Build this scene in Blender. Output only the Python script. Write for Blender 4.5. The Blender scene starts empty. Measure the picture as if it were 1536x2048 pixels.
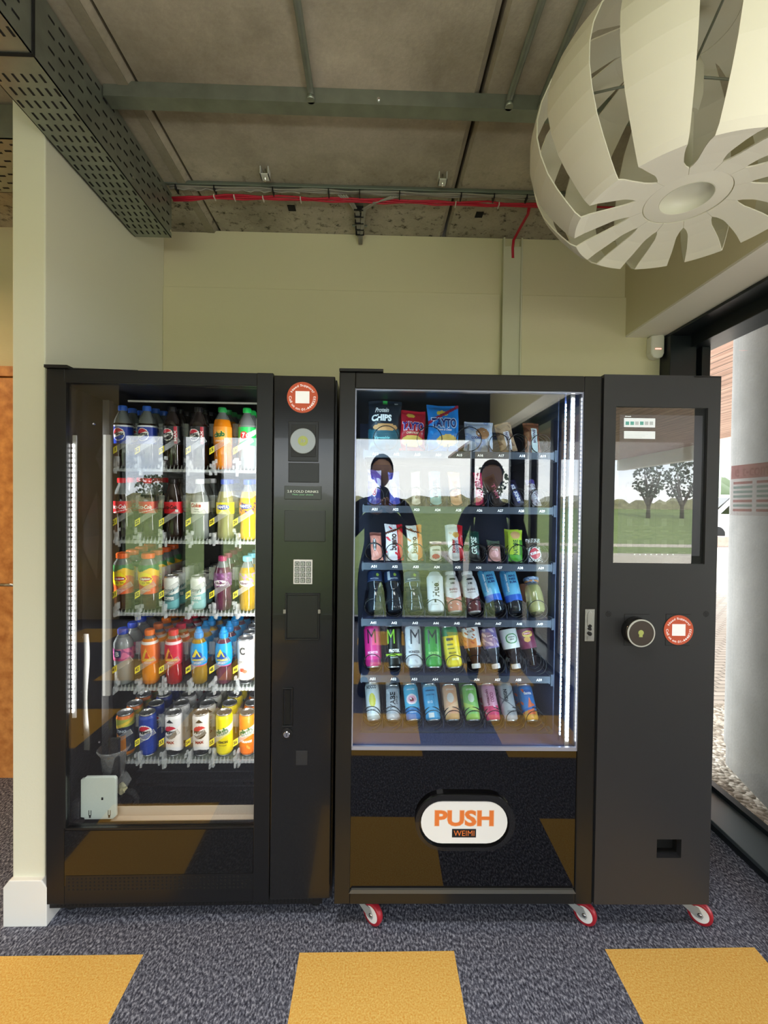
import bpy, bmesh, math, random
from mathutils import Matrix, Vector
random.seed(7)
C = bpy.context.scene.collection
SC = bpy.context.scene
PI = math.pi
# ------------------------------------------------------------------ camera
F = 880.0; CX, CY = 768.0, 1024.0; HC = 1.45
yaw, pit, rol = -0.02354652, -0.01519037, -0.01223338
_r = Vector((math.cos(yaw), math.sin(yaw), 0))
_f = Vector((-math.sin(yaw)*math.cos(pit), math.cos(yaw)*math.cos(pit), math.sin(pit)))
_u = _r.cross(_f)
RR = _r*math.cos(rol) - _u*math.sin(rol)
UU = _r*math.sin(rol) + _u*math.cos(rol)
FF = _f
cam = bpy.data.cameras.new('camera'); cam.sensor_fit = 'VERTICAL'; cam.sensor_height = 36; cam.sensor_width = 27
cam.lens = F/2048*36; cam.clip_start = 0.05; cam.clip_end = 400
co = bpy.data.objects.new('camera', cam); C.objects.link(co)
co.matrix_world = Matrix(((RR.x, UU.x, -FF.x, 0), (RR.y, UU.y, -FF.y, 0), (RR.z, UU.z, -FF.z, HC), (0, 0, 0, 1)))
SC.camera = co
# ------------------------------------------------------------------ view, world, lights
vs = SC.view_settings
vs.view_transform = 'Standard'; vs.look = 'None'; vs.gamma = 1; vs.use_curve_mapping = False; vs.exposure = 0.58
cy = SC.cycles
cy.max_bounces = 10; cy.diffuse_bounces = 5; cy.glossy_bounces = 5; cy.transmission_bounces = 8; cy.transparent_max_bounces = 40
cy.sample_clamp_indirect = 6; cy.caustics_reflective = False; cy.caustics_refractive = False
SKY = 4.1
w = bpy.data.worlds.new('sky'); SC.world = w; w.use_nodes = True
nt = w.node_tree; N = nt.nodes; L = nt.links
bg = N['Background']
tc = N.new('ShaderNodeTexCoord'); mp = N.new('ShaderNodeMapping'); mp.inputs['Scale'].default_value = (1.2, 1.2, 3.5)
nz = N.new('ShaderNodeTexNoise'); nz.inputs['Scale'].default_value = 2.6; nz.inputs['Detail'].default_value = 7; nz.inputs['Roughness'].default_value = .55
cr = N.new('ShaderNodeValToRGB')
cr.color_ramp.elements[0].position = .36; cr.color_ramp.elements[0].color = (.60, .68, .80, 1)
cr.color_ramp.elements[1].position = .62; cr.color_ramp.elements[1].color = (1, 1, .99, 1)
L.new(tc.outputs['Generated'], mp.inputs[0]); L.new(mp.outputs[0], nz.inputs['Vector']); L.new(nz.outputs[0], cr.inputs[0]); L.new(cr.outputs[0], bg.inputs[0])
bg.inputs[1].default_value = SKY

def area(name, loc, rot, sx, sy, power, col=(1, 1, 1), portal=False, spread=PI):
    l = bpy.data.lights.new(name, 'AREA'); l.shape = 'RECTANGLE'; l.size = sx; l.size_y = sy
    l.energy = power; l.color = col; l.spread = spread
    if portal: l.cycles.is_portal = True
    o = bpy.data.objects.new(name, l); C.objects.link(o); o.location = loc; o.rotation_euler = rot
    return o
area('portal_rear', (-.6, -2.62, 1.15), (PI/2, 0, 0), 5.6, 2.3, 1, portal=True)
area('portal_right', (1.80, -.1, 1.18), (PI/2, 0, PI/2), 4.8, 2.25, 1, portal=True)
area('corridor_lamp_light', (-2.7, 1.3, 2.6), (0, 0, 0), .5, .5, 16, (1, .66, .36))
area('fill_up', (.1, -1.15, 1.50), (PI, 0, 0), 2.6, .5, 36, (1, .98, .92))  # added upward fill that lifts ceiling and upper walls, no fixture there
area('fill_down', (-.1, .25, 2.86), (0, 0, 0), .9, .3, 9.5, (1, .98, .94), spread=1.75)  # added downward fill to brighten the carpet, not a known lamp
area('fill_up', (.85, .38, 1.56), (PI, 0, 0), .7, .2, 4.0, (1, .97, .92))  # added fill for the pendant's underside and the soffit, no real source
sun = bpy.data.lights.new('sun', 'SUN'); sun.energy = 5.5; sun.angle = .02; sun.color = (1, .96, .88)
so = bpy.data.objects.new('sun', sun); C.objects.link(so); so.rotation_euler = (math.radians(-38), math.radians(9), 0)

# ------------------------------------------------------------------ rays (pixel + plane -> point), used to lay things out on real planes
def ray(px, py):
    return RR*((px-CX)/F) - UU*((py-CY)/F) + FF
ML = Matrix.Translation((-1.10, 1.505, 0)) @ Matrix.Rotation(.0085, 4, 'Z')
MR = Matrix.Translation((-.12, 1.462, 0)) @ Matrix.Rotation(-.0105, 4, 'Z')
I4 = Matrix.Identity(4)
def U(M, px, py, d):
    """local x, z of the point seen at a pixel on the local plane y = d"""
    Mi = M.inverted(); o = Mi @ Vector((0, 0, HC)); r = Mi.to_3x3() @ ray(px, py)
    t = (d-o.y)/r.y
    return o.x+r.x*t, o.z+r.z*t
# ------------------------------------------------------------------ materials
MATS = {}
def mat(name, col=(.5, .5, .5), rough=.5, metal=0, emit=0, coat=0, trans=0, spec=.5, ior=1.45, bump=None, var=None, alpha=1):
    if name in MATS: return MATS[name]
    m = bpy.data.materials.new(name); m.use_nodes = True; MATS[name] = m
    n = m.node_tree.nodes; l = m.node_tree.links; b = n['Principled BSDF']
    b.inputs['Base Color'].default_value = (*col, 1); b.inputs['Roughness'].default_value = rough
    b.inputs['Metallic'].default_value = metal; b.inputs['Coat Weight'].default_value = coat
    b.inputs['Transmission Weight'].default_value = trans; b.inputs['Specular IOR Level'].default_value = spec
    b.inputs['IOR'].default_value = ior; b.inputs['Alpha'].default_value = alpha
    if emit:
        b.inputs['Emission Color'].default_value = (*col, 1); b.inputs['Emission Strength'].default_value = emit
    if var or bump:
        t = n.new('ShaderNodeTexCoord'); z = n.new('ShaderNodeTexNoise'); l.new(t.outputs['Object'], z.inputs['Vector'])
        z.inputs['Detail'].default_value = 6
    if var:   # (scale, amount)
        z.inputs['Scale'].default_value = var[0]
        r = n.new('ShaderNodeValToRGB'); l.new(z.outputs[0], r.inputs[0])
        a = var[1]
        r.color_ramp.elements[0].position = .3; r.color_ramp.elements[0].color = (*[c*(1-a) for c in col], 1)
        r.color_ramp.elements[1].position = .7; r.color_ramp.elements[1].color = (*[min(1, c*(1+a)) for c in col], 1)
        l.new(r.outputs[0], b.inputs['Base Color'])
    if bump:  # (scale, strength)
        z2 = n.new('ShaderNodeTexNoise'); z2.inputs['Scale'].default_value = bump[0]; z2.inputs['Detail'].default_value = 5
        l.new(t.outputs['Object'], z2.inputs['Vector'])
        bp = n.new('ShaderNodeBump'); bp.inputs['Strength'].default_value = bump[1]; bp.inputs['Distance'].default_value = .01
        l.new(z2.outputs[0], bp.inputs['Height']); l.new(bp.outputs[0], b.inputs['Normal'])
    return m
def glassmat(name, ior, tint=(1, 1, 1), gloss=(1, 1, 1), rough=0.0, haze=0):
    m = bpy.data.materials.new(name); m.use_nodes = True; MATS[name] = m
    n = m.node_tree.nodes; l = m.node_tree.links; n.clear()
    o = n.new('ShaderNodeOutputMaterial'); mx = n.new('ShaderNodeMixShader'); t = n.new('ShaderNodeBsdfTransparent'); g = n.new('ShaderNodeBsdfGlossy')
    lw = n.new('ShaderNodeLayerWeight'); lw.inputs[0].default_value = .5
    pw = n.new('ShaderNodeMath'); pw.operation = 'POWER'; l.new(lw.outputs['Facing'], pw.inputs[0]); pw.inputs[1].default_value = 5
    fr = n.new('ShaderNodeMath'); fr.operation = 'MULTIPLY_ADD'; f0 = ((ior-1)/(ior+1))**2
    l.new(pw.outputs[0], fr.inputs[0]); fr.inputs[1].default_value = 1-f0; fr.inputs[2].default_value = f0
    t.inputs[0].default_value = (*tint, 1); g.inputs['Color'].default_value = (*gloss, 1); g.inputs['Roughness'].default_value = rough
    l.new(fr.outputs[0], mx.inputs[0]); l.new(t.outputs[0], mx.inputs[1]); l.new(g.outputs[0], mx.inputs[2])
    last = mx
    if haze:
        d = n.new('ShaderNodeBsdfDiffuse'); d.inputs[0].default_value = (.9, .92, .93, 1)
        m2 = n.new('ShaderNodeMixShader'); m2.inputs[0].default_value = haze
        l.new(mx.outputs[0], m2.inputs[1]); l.new(d.outputs[0], m2.inputs[2]); last = m2
    l.new(last.outputs[0], o.inputs[0])
    return m
glassmat('door_glass', 1.82, (.97, .98, .98))
glassmat('drink_door_glass', 1.66, (.97, .98, .98))
glassmat('window_glass', 1.35, (.98, .99, .98))
glassmat('clear_plastic', 1.6, (.88, .9, .9), haze=.22, rough=.05)
glassmat('clear_film', 1.5, (.93, .93, .93), haze=.12, rough=.08)
def srgb(r, g, b):
    f = lambda c: ((c/255+.055)/1.055)**2.4 if c > 10 else c/255/12.92
    return (f(r), f(g), f(b))
# surfaces of the room
def carpet():
    m = bpy.data.materials.new('carpet'); m.use_nodes = True; MATS['carpet'] = m
    n = m.node_tree.nodes; l = m.node_tree.links; b = n['Principled BSDF']; b.inputs['Roughness'].default_value = .95; b.inputs['Specular IOR Level'].default_value = .1
    t = n.new('ShaderNodeTexCoord'); s = n.new('ShaderNodeSeparateXYZ'); l.new(t.outputs['Object'], s.inputs[0])
    def M(op, a, bb=None, c=None):
        q = n.new('ShaderNodeMath'); q.operation = op
        for i, v in enumerate((a, bb, c)):
            if v is None: continue
            if isinstance(v, (int, float)): q.inputs[i].default_value = v
            else: l.new(v, q.inputs[i])
        return q.outputs[0]
    # yellow squares: columns repeat every metre, rows every metre, 0.5 m each
    fx = M('FRACT', M('ADD', s.outputs[0], 10.223)); fy = M('FRACT', M('ADD', s.outputs[1], 10-.907))
    mask = M('MULTIPLY', M('MULTIPLY', M('LESS_THAN', fx, .502), M('LESS_THAN', fy, .5)), M('LESS_THAN', s.outputs[1], 1.6))
    z = n.new('ShaderNodeTexNoise'); z.inputs['Scale'].default_value = 190; z.inputs['Detail'].default_value = 6; z.inputs['Roughness'].default_value = .7; l.new(t.outputs['Object'], z.inputs['Vector'])
    mpn = n.new('ShaderNodeMapping'); mpn.inputs['Scale'].default_value = (1.5, .8, 1); mpn.inputs['Rotation'].default_value = (0, 0, .35); l.new(t.outputs['Object'], mpn.inputs[0])
    z2 = n.new('ShaderNodeTexNoise'); z2.inputs['Scale'].default_value = 105; z2.inputs['Detail'].default_value = 6; z2.inputs['Roughness'].default_value = .65; l.new(mpn.outputs[0], z2.inputs['Vector'])
    g = n.new('ShaderNodeValToRGB'); l.new(z2.outputs[0], g.inputs[0])
    e = g.color_ramp.elements; e[0].position = .36; e[0].color = (*srgb(42, 43, 54), 1); e[1].position = .68; e[1].color = (*srgb(192, 196, 212), 1)
    k = g.color_ramp.elements.new(.5); k.color = (*srgb(98, 101, 116), 1)
    y = n.new('ShaderNodeValToRGB'); l.new(z.outputs[0], y.inputs[0])
    e = y.color_ramp.elements; e[0].position = .32; e[0].color = (*srgb(232, 158, 56), 1); e[1].position = .7; e[1].color = (*srgb(255, 228, 138), 1)
    mx = n.new('ShaderNodeMixRGB'); l.new(mask, mx.inputs[0]); l.new(g.outputs[0], mx.inputs[1]); l.new(y.outputs[0], mx.inputs[2]); l.new(mx.outputs[0], b.inputs['Base Color'])
    bp = n.new('ShaderNodeBump'); bp.inputs['Strength'].default_value = .5; bp.inputs['Distance'].default_value = .004; l.new(z.outputs[0], bp.inputs['Height']); l.new(bp.outputs[0], b.inputs['Normal'])
carpet()
def concrete(name, c0, c1, speck=False, scale=2.2):
    m = bpy.data.materials.new(name); m.use_nodes = True; MATS[name] = m
    n = m.node_tree.nodes; l = m.node_tree.links; b = n['Principled BSDF']; b.inputs['Roughness'].default_value = .85
    t = n.new('ShaderNodeTexCoord')
    z = n.new('ShaderNodeTexNoise'); z.inputs['Scale'].default_value = scale; z.inputs['Detail'].default_value = 9; z.inputs['Roughness'].default_value = .62
    l.new(t.outputs['Object'], z.inputs['Vector'])
    r = n.new('ShaderNodeValToRGB'); l.new(z.outputs[0], r.inputs[0])
    r.color_ramp.elements[0].position = .3; r.color_ramp.elements[0].color = (*c0, 1); r.color_ramp.elements[1].position = .7; r.color_ramp.elements[1].color = (*c1, 1)
    z3 = n.new('ShaderNodeTexNoise'); z3.inputs['Scale'].default_value = 90; z3.inputs['Detail'].default_value = 3; l.new(t.outputs['Object'], z3.inputs['Vector'])
    mg = n.new('ShaderNodeMixRGB'); mg.blend_type = 'OVERLAY'; mg.inputs[0].default_value = .14
    l.new(r.outputs[0], mg.inputs[1]); l.new(z3.outputs[0], mg.inputs[2]); last = mg.outputs[0]
    if speck:   # dark pitting near the bearing end of the slabs
        s = n.new('ShaderNodeSeparateXYZ'); l.new(t.outputs['Object'], s.inputs[0])
        mr = n.new('ShaderNodeMapRange'); l.new(s.outputs[1], mr.inputs[0]); mr.inputs[1].default_value = 1.85; mr.inputs[2].default_value = 2.15
        z2 = n.new('ShaderNodeTexNoise'); z2.inputs['Scale'].default_value = 26; z2.inputs['Detail'].default_value = 7; z2.inputs['Roughness'].default_value = .7; l.new(t.outputs['Object'], z2.inputs['Vector'])
        rr = n.new('ShaderNodeValToRGB'); rr.color_ramp.elements[0].position = .54; rr.color_ramp.elements[0].color = (0, 0, 0, 1); rr.color_ramp.elements[1].position = .66; rr.color_ramp.elements[1].color = (1, 1, 1, 1)
        l.new(z2.outputs[0], rr.inputs[0])
        mu = n.new('ShaderNodeMath'); mu.operation = 'MULTIPLY'; l.new(mr.outputs[0], mu.inputs[0]); l.new(rr.outputs[0], mu.inputs[1])
        mx = n.new('ShaderNodeMixRGB'); l.new(mu.outputs[0], mx.inputs[0]); l.new(last, mx.inputs[1]); mx.inputs[2].default_value = (.04, .038, .022, 1); last = mx.outputs[0]
    l.new(last, b.inputs['Base Color'])
    bp = n.new('ShaderNodeBump'); bp.inputs['Strength'].default_value = .12; bp.inputs['Distance'].default_value = .01; l.new(z3.outputs[0], bp.inputs['Height']); l.new(bp.outputs[0], b.inputs['Normal'])
concrete('slab_concrete', (.235, .21, .155), (.55, .50, .40), True)
concrete('column_concrete', (.19, .185, .17), (.32, .31, .29), scale=1.6)
concrete('slab_edge', (.24, .215, .15), (.36, .33, .25))
def boards(name, c0, c1, width, axis, rough=.5, gap=.05):
    m = bpy.data.materials.new(name); m.use_nodes = True; MATS[name] = m
    n = m.node_tree.nodes; l = m.node_tree.links; b = n['Principled BSDF']; b.inputs['Roughness'].default_value = rough
    t = n.new('ShaderNodeTexCoord'); s = n.new('ShaderNodeSeparateXYZ'); l.new(t.outputs['Object'], s.inputs[0])
    d = n.new('ShaderNodeMath'); d.operation = 'DIVIDE'; l.new(s.outputs[axis], d.inputs[0]); d.inputs[1].default_value = width
    fr = n.new('ShaderNodeMath'); fr.operation = 'FRACT'; l.new(d.outputs[0], fr.inputs[0])
    lt = n.new('ShaderNodeMath'); lt.operation = 'LESS_THAN'; l.new(fr.outputs[0], lt.inputs[0]); lt.inputs[1].default_value = gap
    mp = n.new('ShaderNodeMapping'); sc = [14, 14, 14]; sc[1 if axis == 0 else 2] = 1.2; mp.inputs['Scale'].default_value = sc; l.new(t.outputs['Object'], mp.inputs[0])
    z = n.new('ShaderNodeTexNoise'); z.inputs['Scale'].default_value = 1.5; z.inputs['Detail'].default_value = 6; l.new(mp.outputs[0], z.inputs['Vector'])
    r = n.new('ShaderNodeValToRGB'); l.new(z.outputs[0], r.inputs[0]); r.color_ramp.elements[0].position = .3; r.color_ramp.elements[0].color = (*c0, 1); r.color_ramp.elements[1].position = .7; r.color_ramp.elements[1].color = (*c1, 1)
    mx = n.new('ShaderNodeMixRGB'); l.new(lt.outputs[0], mx.inputs[0]); l.new(r.outputs[0], mx.inputs[1]); mx.inputs[2].default_value = (c0[0]*.25, c0[1]*.25, c0[2]*.25, 1)
    l.new(mx.outputs[0], b.inputs['Base Color'])
boards('canopy_boards', srgb(150, 108, 88), srgb(205, 165, 145), .13, 0, gap=.11)
boards('door_wood', srgb(176, 106, 46), srgb(226, 158, 88), .9, 0, gap=.0)
def spots(name, c0, c1, c2, scale, rough=.9, grout=None):
    m = bpy.data.materials.new(name); m.use_nodes = True; MATS[name] = m
    n = m.node_tree.nodes; l = m.node_tree.links; b = n['Principled BSDF']; b.inputs['Roughness'].default_value = rough
    t = n.new('ShaderNodeTexCoord'); v = n.new('ShaderNodeTexVoronoi'); v.inputs['Scale'].default_value = scale; l.new(t.outputs['Object'], v.inputs['Vector'])
    s = n.new('ShaderNodeSeparateColor'); l.new(v.outputs['Color'], s.inputs[0])
    r = n.new('ShaderNodeValToRGB'); l.new(s.outputs[0], r.inputs[0]); r.color_ramp.elements[0].color = (*c0, 1); r.color_ramp.elements[1].color = (*c2, 1)
    k = r.color_ramp.elements.new(.5); k.color = (*c1, 1)
    l.new(r.outputs[0], b.inputs['Base Color'])
    bp = n.new('ShaderNodeBump'); bp.inputs['Strength'].default_value = 1; bp.inputs['Distance'].default_value = .02; bp.invert = True; l.new(v.outputs['Distance'], bp.inputs['Height']); l.new(bp.outputs[0], b.inputs['Normal'])
spots('gravel', (.22, .18, .13), (.5, .44, .36), (.75, .7, .6), 42)
spots('grass', (.07, .115, .02), (.12, .17, .04), (.18, .23, .07), 9)
def paving():
    m = bpy.data.materials.new('paving'); m.use_nodes = True; MATS['paving'] = m
    n = m.node_tree.nodes; l = m.node_tree.links; b = n['Principled BSDF']; b.inputs['Roughness'].default_value = .85
    t = n.new('ShaderNodeTexCoord'); k = n.new('ShaderNodeTexBrick'); l.new(t.outputs['Object'], k.inputs['Vector'])
    k.inputs['Scale'].default_value = 3.3; k.inputs['Color1'].default_value = (.42, .37, .31, 1); k.inputs['Color2'].default_value = (.5, .45, .39, 1); k.inputs['Mortar'].default_value = (.2, .18, .15, 1); k.inputs['Mortar Size'].default_value = .025
    l.new(k.outputs[0], b.inputs['Base Color'])
paving()
mat('wall_paint', (.74, .69, .48), .75, bump=(180, .06))
mat('pillar_paint', (.80, .80, .66), .65, bump=(180, .04))
mat('white_gloss_paint', (.86, .87, .85), .4)
mat('soffit_paint', (.90, .88, .80), .7)
mat('trim_paint', (.66, .66, .50), .6)
mat('frame_black', (.012, .016, .02), .32)
mat('sill_metal', (.10, .125, .14), .28, metal=.5)
mat('dark_void', (.01, .009, .007), .9)
mat('galv', (.30, .33, .29), .42, metal=.75, var=(14, .14))
mat('galv_dark', (.20, .23, .20), .5, metal=.6)
mat('slot_black', (.008, .008, .008), .9)
mat('cable_red', (.50, .012, .04), .4)
mat('cable_grey', (.30, .29, .25), .5)
mat('cable_white', (.75, .74, .7), .45)
mat('black_plastic', (.012, .012, .013), .35)
mat('body_black', (.009, .009, .0105), .36)
mat('body_grey', (.030, .031, .036), .46)
mat('inside_black', (.018, .018, .02), .45)
mat('inside_blue', (.026, .034, .095), .5)
mat('gloss_black', (.002, .002, .003), .03, coat=.5, spec=.6)
mat('rubber', (.01, .01, .01), .7)
mat('zinc', (.50, .53, .53), .4, metal=.35)
mat('steel', (.55, .56, .57), .25, metal=1)
mat('chrome', (.8, .8, .8), .12, metal=1)
mat('aluminium', (.45, .45, .44), .4, metal=.8)
mat('lid_metal', (.62, .63, .64), .28, metal=.9)
mat('wheel_red', (.42, .02, .035), .35)
mat('white', (.92, .92, .92), .45)
mat('offwhite', (.70, .72, .68), .45)
mat('ink_black', (.01, .01, .012), .5)
mat('led', (.92, .96, 1), emit=9)
mat('led_left', (1, .98, .95), emit=9)
mat('led_channel', (.55, .56, .58), .35)
mat('lamp_white', (.68, .66, .54), .65)
mat('pir_white', (.80, .79, .72), .45)
mat('leaf', (.05, .075, .03), .8)
mat('trunk', (.10, .08, .06), .9)
mat('hedge', (.24, .23, .13), .9, var=(3, .4))
mat('car_white', (.8, .81, .82), .2, coat=.6)
mat('brick_wall', (.42, .30, .25), .9, var=(6, .15))
mat('sticker_orange', srgb(232, 104, 70), .45)
mat('tag_yellow', (.92, .80, .04), .5)
mat('shelf_grey', (.035, .045, .065), .45)
mat('label_white', (.95, .95, .95), .5, emit=.25)
mat('coil', (.02, .02, .022), .25, metal=.6)
# ------------------------------------------------------------------ mesh builder
class MB:
    def __init__(s): s.v = []; s.f = []; s.m = []; s.sm = []
    def add(s, vs, fs, m=0, smooth=False):
        b = len(s.v); s.v += [tuple(v) for v in vs]
        for f in fs: s.f.append(tuple(b+i for i in f)); s.m.append(m); s.sm.append(smooth)
    def box(s, x0, x1, y0, y1, z0, z1, m=0, T=None):
        vs = [(x0, y0, z0), (x1, y0, z0), (x1, y1, z0), (x0, y1, z0), (x0, y0, z1), (x1, y0, z1), (x1, y1, z1), (x0, y1, z1)]
        if T: vs = [T @ Vector(v) for v in vs]
        s.add(vs, [(0, 3, 2, 1), (4, 5, 6, 7), (0, 1, 5, 4), (1, 2, 6, 5), (2, 3, 7, 6), (3, 0, 4, 7)], m)
        return s
    def lathe(s, prof, seg=24, m=0, T=None, mf=None, cap0=True, cap1=True, smooth=True):
        vs = []; n = len(prof)
        for r, z in prof:
            for k in range(seg):
                a = 2*PI*k/seg; vs.append(Vector((r*math.sin(a), -r*math.cos(a), z)))
        if T: vs = [T @ v for v in vs]
        b = len(s.v); s.v += [tuple(v) for v in vs]
        for i in range(n-1):
            mm = mf(i) if mf else m
            for k in range(seg):
                k2 = (k+1) % seg
                s.f.append((b+i*seg+k, b+i*seg+k2, b+(i+1)*seg+k2, b+(i+1)*seg+k)); s.m.append(mm); s.sm.append(smooth)
        if cap0: s.f.append(tuple(b+k for k in range(seg))[::-1]); s.m.append(mf(0) if mf else m); s.sm.append(False)
        if cap1: s.f.append(tuple(b+(n-1)*seg+k for k in range(seg))); s.m.append(mf(n-2) if mf else m); s.sm.append(False)
        return s
    def disc(s, x, y, z, r, d, m=0, seg=32, prof=None):
        """round plate facing -Y, front at y, back at y+d"""
        T = Matrix.Translation((x, y+d, z)) @ Matrix.Rotation(PI/2, 4, 'X')
        return s.lathe(prof or [(r, 0), (r, d*.8), (r-d*.2 if d < r else r, d)], seg, m, T, smooth=False)
    def tube(s, pts, r, m=0, seg=8, cap=True):
        pts = [Vector(p) for p in pts]; n = len(pts); b = len(s.v)
        up = Vector((0, 0, 1)); prev = None
        for i, p in enumerate(pts):
            d = (pts[min(i+1, n-1)]-pts[max(i-1, 0)]).normalized()
            if prev is None:
                a = d.cross(up)
                if a.length < 1e-3: a = d.cross(Vector((1, 0, 0)))
            else:
                a = prev - d*prev.dot(d)
            a.normalize(); prev = a; c = d.cross(a)
            rr = r[i] if isinstance(r, (list, tuple)) else r
            for k in range(seg):
                t = 2*PI*k/seg; s.v.append(tuple(p+(a*math.cos(t)+c*math.sin(t))*rr))
        for i in range(n-1):
            for k in range(seg):
                k2 = (k+1) % seg
                s.f.append((b+i*seg+k, b+i*seg+k2, b+(i+1)*seg+k2, b+(i+1)*seg+k)); s.m.append(m); s.sm.append(True)
        if cap:
            s.f.append(tuple(b+k for k in range(seg))[::-1]); s.m.append(m); s.sm.append(False)
            s.f.append(tuple(b+(n-1)*seg+k for k in range(seg))); s.m.append(m); s.sm.append(False)
        return s
    def prism(s, poly, y0, y1, m=0, T=None):
        """polygon in x,z extruded along y"""
        n = len(poly); vs = [Vector((x, y0, z)) for x, z in poly]+[Vector((x, y1, z)) for x, z in poly]
        if T: vs = [T @ v for v in vs]
        s.add(vs, [tuple(range(n)), tuple(range(2*n-1, n-1, -1))]+[(i, i+n, (i+1) % n+n, (i+1) % n) for i in range(n)], m)
        return s
    def text(s, st, cx, cz, w=None, h=None, y=0, m=0, bold=.0, vert=0, bend=None, rot=0, mirror=False, arc=None, T=None, shear=0, warp=None):
        """flat lettering facing -Y, centred on cx,cz, fitted to w x h; bend = axis radius; arc = (radius, centre angle)"""
        vs, fs = glyphs(st, bold, shear)
        if not vs: return s
        xs = [v[0] for v in vs]; zs = [v[1] for v in vs]
        W = max(xs)-min(xs); H = max(zs)-min(zs); mx = (max(xs)+min(xs))/2; mz = (max(zs)+min(zs))/2
        kx = (w/W) if w else (h/H); kz = (h/H) if h else (w/W)
        out = []
        for x, z in vs:
            x = (x-mx)*kx; z = (z-mz)*kz
            if mirror: x = -x
            if arc:
                R, a0 = arc; a = a0 - x/R*(1 if R > 0 else 1)
                rr = abs(R)+(z if R > 0 else -z)
                x, z = rr*math.cos(a), rr*math.sin(a)
            if vert: x, z = (-z, x) if vert > 0 else (z, -x)
            if rot: x, z = x*math.cos(rot)-z*math.sin(rot), x*math.sin(rot)+z*math.cos(rot)
            x += cx; z += cz
            if warp: p = Vector(warp(x, z))
            elif bend:
                a = x/bend; R = bend+.0009
                p = Vector((R*math.sin(a), -R*math.cos(a), z))
            else: p = Vector((x, y, z))
            out.append(T @ p if T else p)
        s.add(out, fs, m)
        return s
    def build(s, name, mats, parent=None, M=None, bevel=0, **props):
        me = bpy.data.meshes.new(name); me.from_pydata(s.v, [], s.f)
        for mm in (mats if isinstance(mats, (list, tuple)) else [mats]): me.materials.append(MATS[mm] if isinstance(mm, str) else mm)
        me.polygons.foreach_set('material_index', s.m); me.polygons.foreach_set('use_smooth', s.sm)
        me.update()
        o = bpy.data.objects.new(name, me); C.objects.link(o)
        if M is not None: o.matrix_world = M
        if parent: o.parent = parent
        if bevel:
            b = o.modifiers.new('bevel', 'BEVEL'); b.width = bevel; b.segments = 2; b.limit_method = 'ANGLE'
        for k, v in props.items(): o[k] = v
        return o
_G = {}
def build_each(mb, name, mats, parent=None, **k):
    """one object per separate piece of the mesh"""
    par = list(range(len(mb.v)))
    def find(a):
        while par[a] != a: par[a] = par[par[a]]; a = par[a]
        return a
    for f in mb.f:
        for q in f[1:]: par[find(q)] = find(f[0])
    groups = {}
    for i, f in enumerate(mb.f): groups.setdefault(find(f[0]), []).append(i)
    for g in groups.values():
        n = MB(); mp_ = {}
        for i in g:
            ff = []
            for q in mb.f[i]:
                if q not in mp_: mp_[q] = len(n.v); n.v.append(mb.v[q])
                ff.append(mp_[q])
            n.f.append(tuple(ff)); n.m.append(mb.m[i]); n.sm.append(mb.sm[i])
        n.build(name, mats, parent, **k)
def glyphs(st, bold, shear=0):
    k = (st, bold, shear)
    if k not in _G:
        c = bpy.data.curves.new('t', 'FONT'); c.body = st; c.size = 1; c.offset = bold; c.resolution_u = 3; c.shear = shear
        o = bpy.data.objects.new('t', c)
        me = bpy.data.meshes.new_from_object(o)
        _G[k] = ([(v.co.x, v.co.y) for v in me.vertices], [tuple(p.vertices) for p in me.polygons])
        bpy.data.objects.remove(o); bpy.data.curves.remove(c); bpy.data.meshes.remove(me)
    return _G[k]
def box(name, x0, x1, y0, y1, z0, z1, m, parent=None, bevel=0, **k):
    return MB().box(x0, x1, y0, y1, z0, z1).build(name, m, parent, bevel=bevel, **k)
def struct(o, **k):
    o['kind'] = 'structure'
    for a, b in k.items(): o[a] = b
    return o
def thing(name, label, cat, M=None, group=None):
    o = bpy.data.objects.new(name, None); o.empty_display_size = .05; C.objects.link(o)
    if M is not None: o.matrix_world = M
    o['label'] = label; o['category'] = cat
    if group: o['group'] = group
    return o
def tag(o, label, cat, group=None):
    o['label'] = label; o['category'] = cat
    if group: o['group'] = group
    return o
# ================================================================== SETTING
YB = 2.356; ZC = 2.884; XL = -1.115; XR = 1.338; YR = -2.5; XE = -4.2
struct(box('floor', XE, 1.60, YR-.1, YB+.1, -.1, 0, 'carpet'))
# ceiling slabs: precast planks 1.2 m wide with dark joints
xs = [XE-.2, -3.23, -2.03, -.83, .366, 1.566, 2.1]
for i in range(6):
    low = .012 if i in (2,) else 0
    b = MB(); x0, x1 = xs[i], xs[i+1]-.014
    if i == 2: x1 = xs[i+1]-.004
    c = .02
    b.prism([(x0, ZC+.2), (x0, ZC-low+c), (x0+c*.5, ZC-low), (x1-c, ZC-low), (x1, ZC-low+c), (x1, ZC+.2)][::-1], YR-.1, YB+.2)
    struct(b.build('ceiling', 'slab_concrete'))
    if i == 2:
        e = MB(); e.box(x1-.055, x1-.018, YR, YB-.002, ZC-low-.003, ZC-low+.01)
        struct(e.build('ceiling', 'slab_edge'))
struct(box('ceiling', XE-.2, 2.1, YR-.1, YB+.2, ZC+.2, ZC+.25, 'dark_void'))
# back wall with raised lower field (a thin ledge line at 2.58 m)
struct(box('wall_back', XE, 1.8, YB, YB+.15, 0, ZC-.002, 'wall_paint'))
struct(MB().box(XL, .66, YB-.014, YB, .0, 2.582).build('trim_1', 'wall_paint', bevel=.004))
struct(MB().box(.775, 1.53, YB-.014, YB, .0, 2.580).build('trim_2', 'wall_paint', bevel=.004))
struct(MB().box(XE, -2.75, YB-.014, YB, .0, 2.582).build('trim_3', 'wall_paint', bevel=.004))
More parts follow.
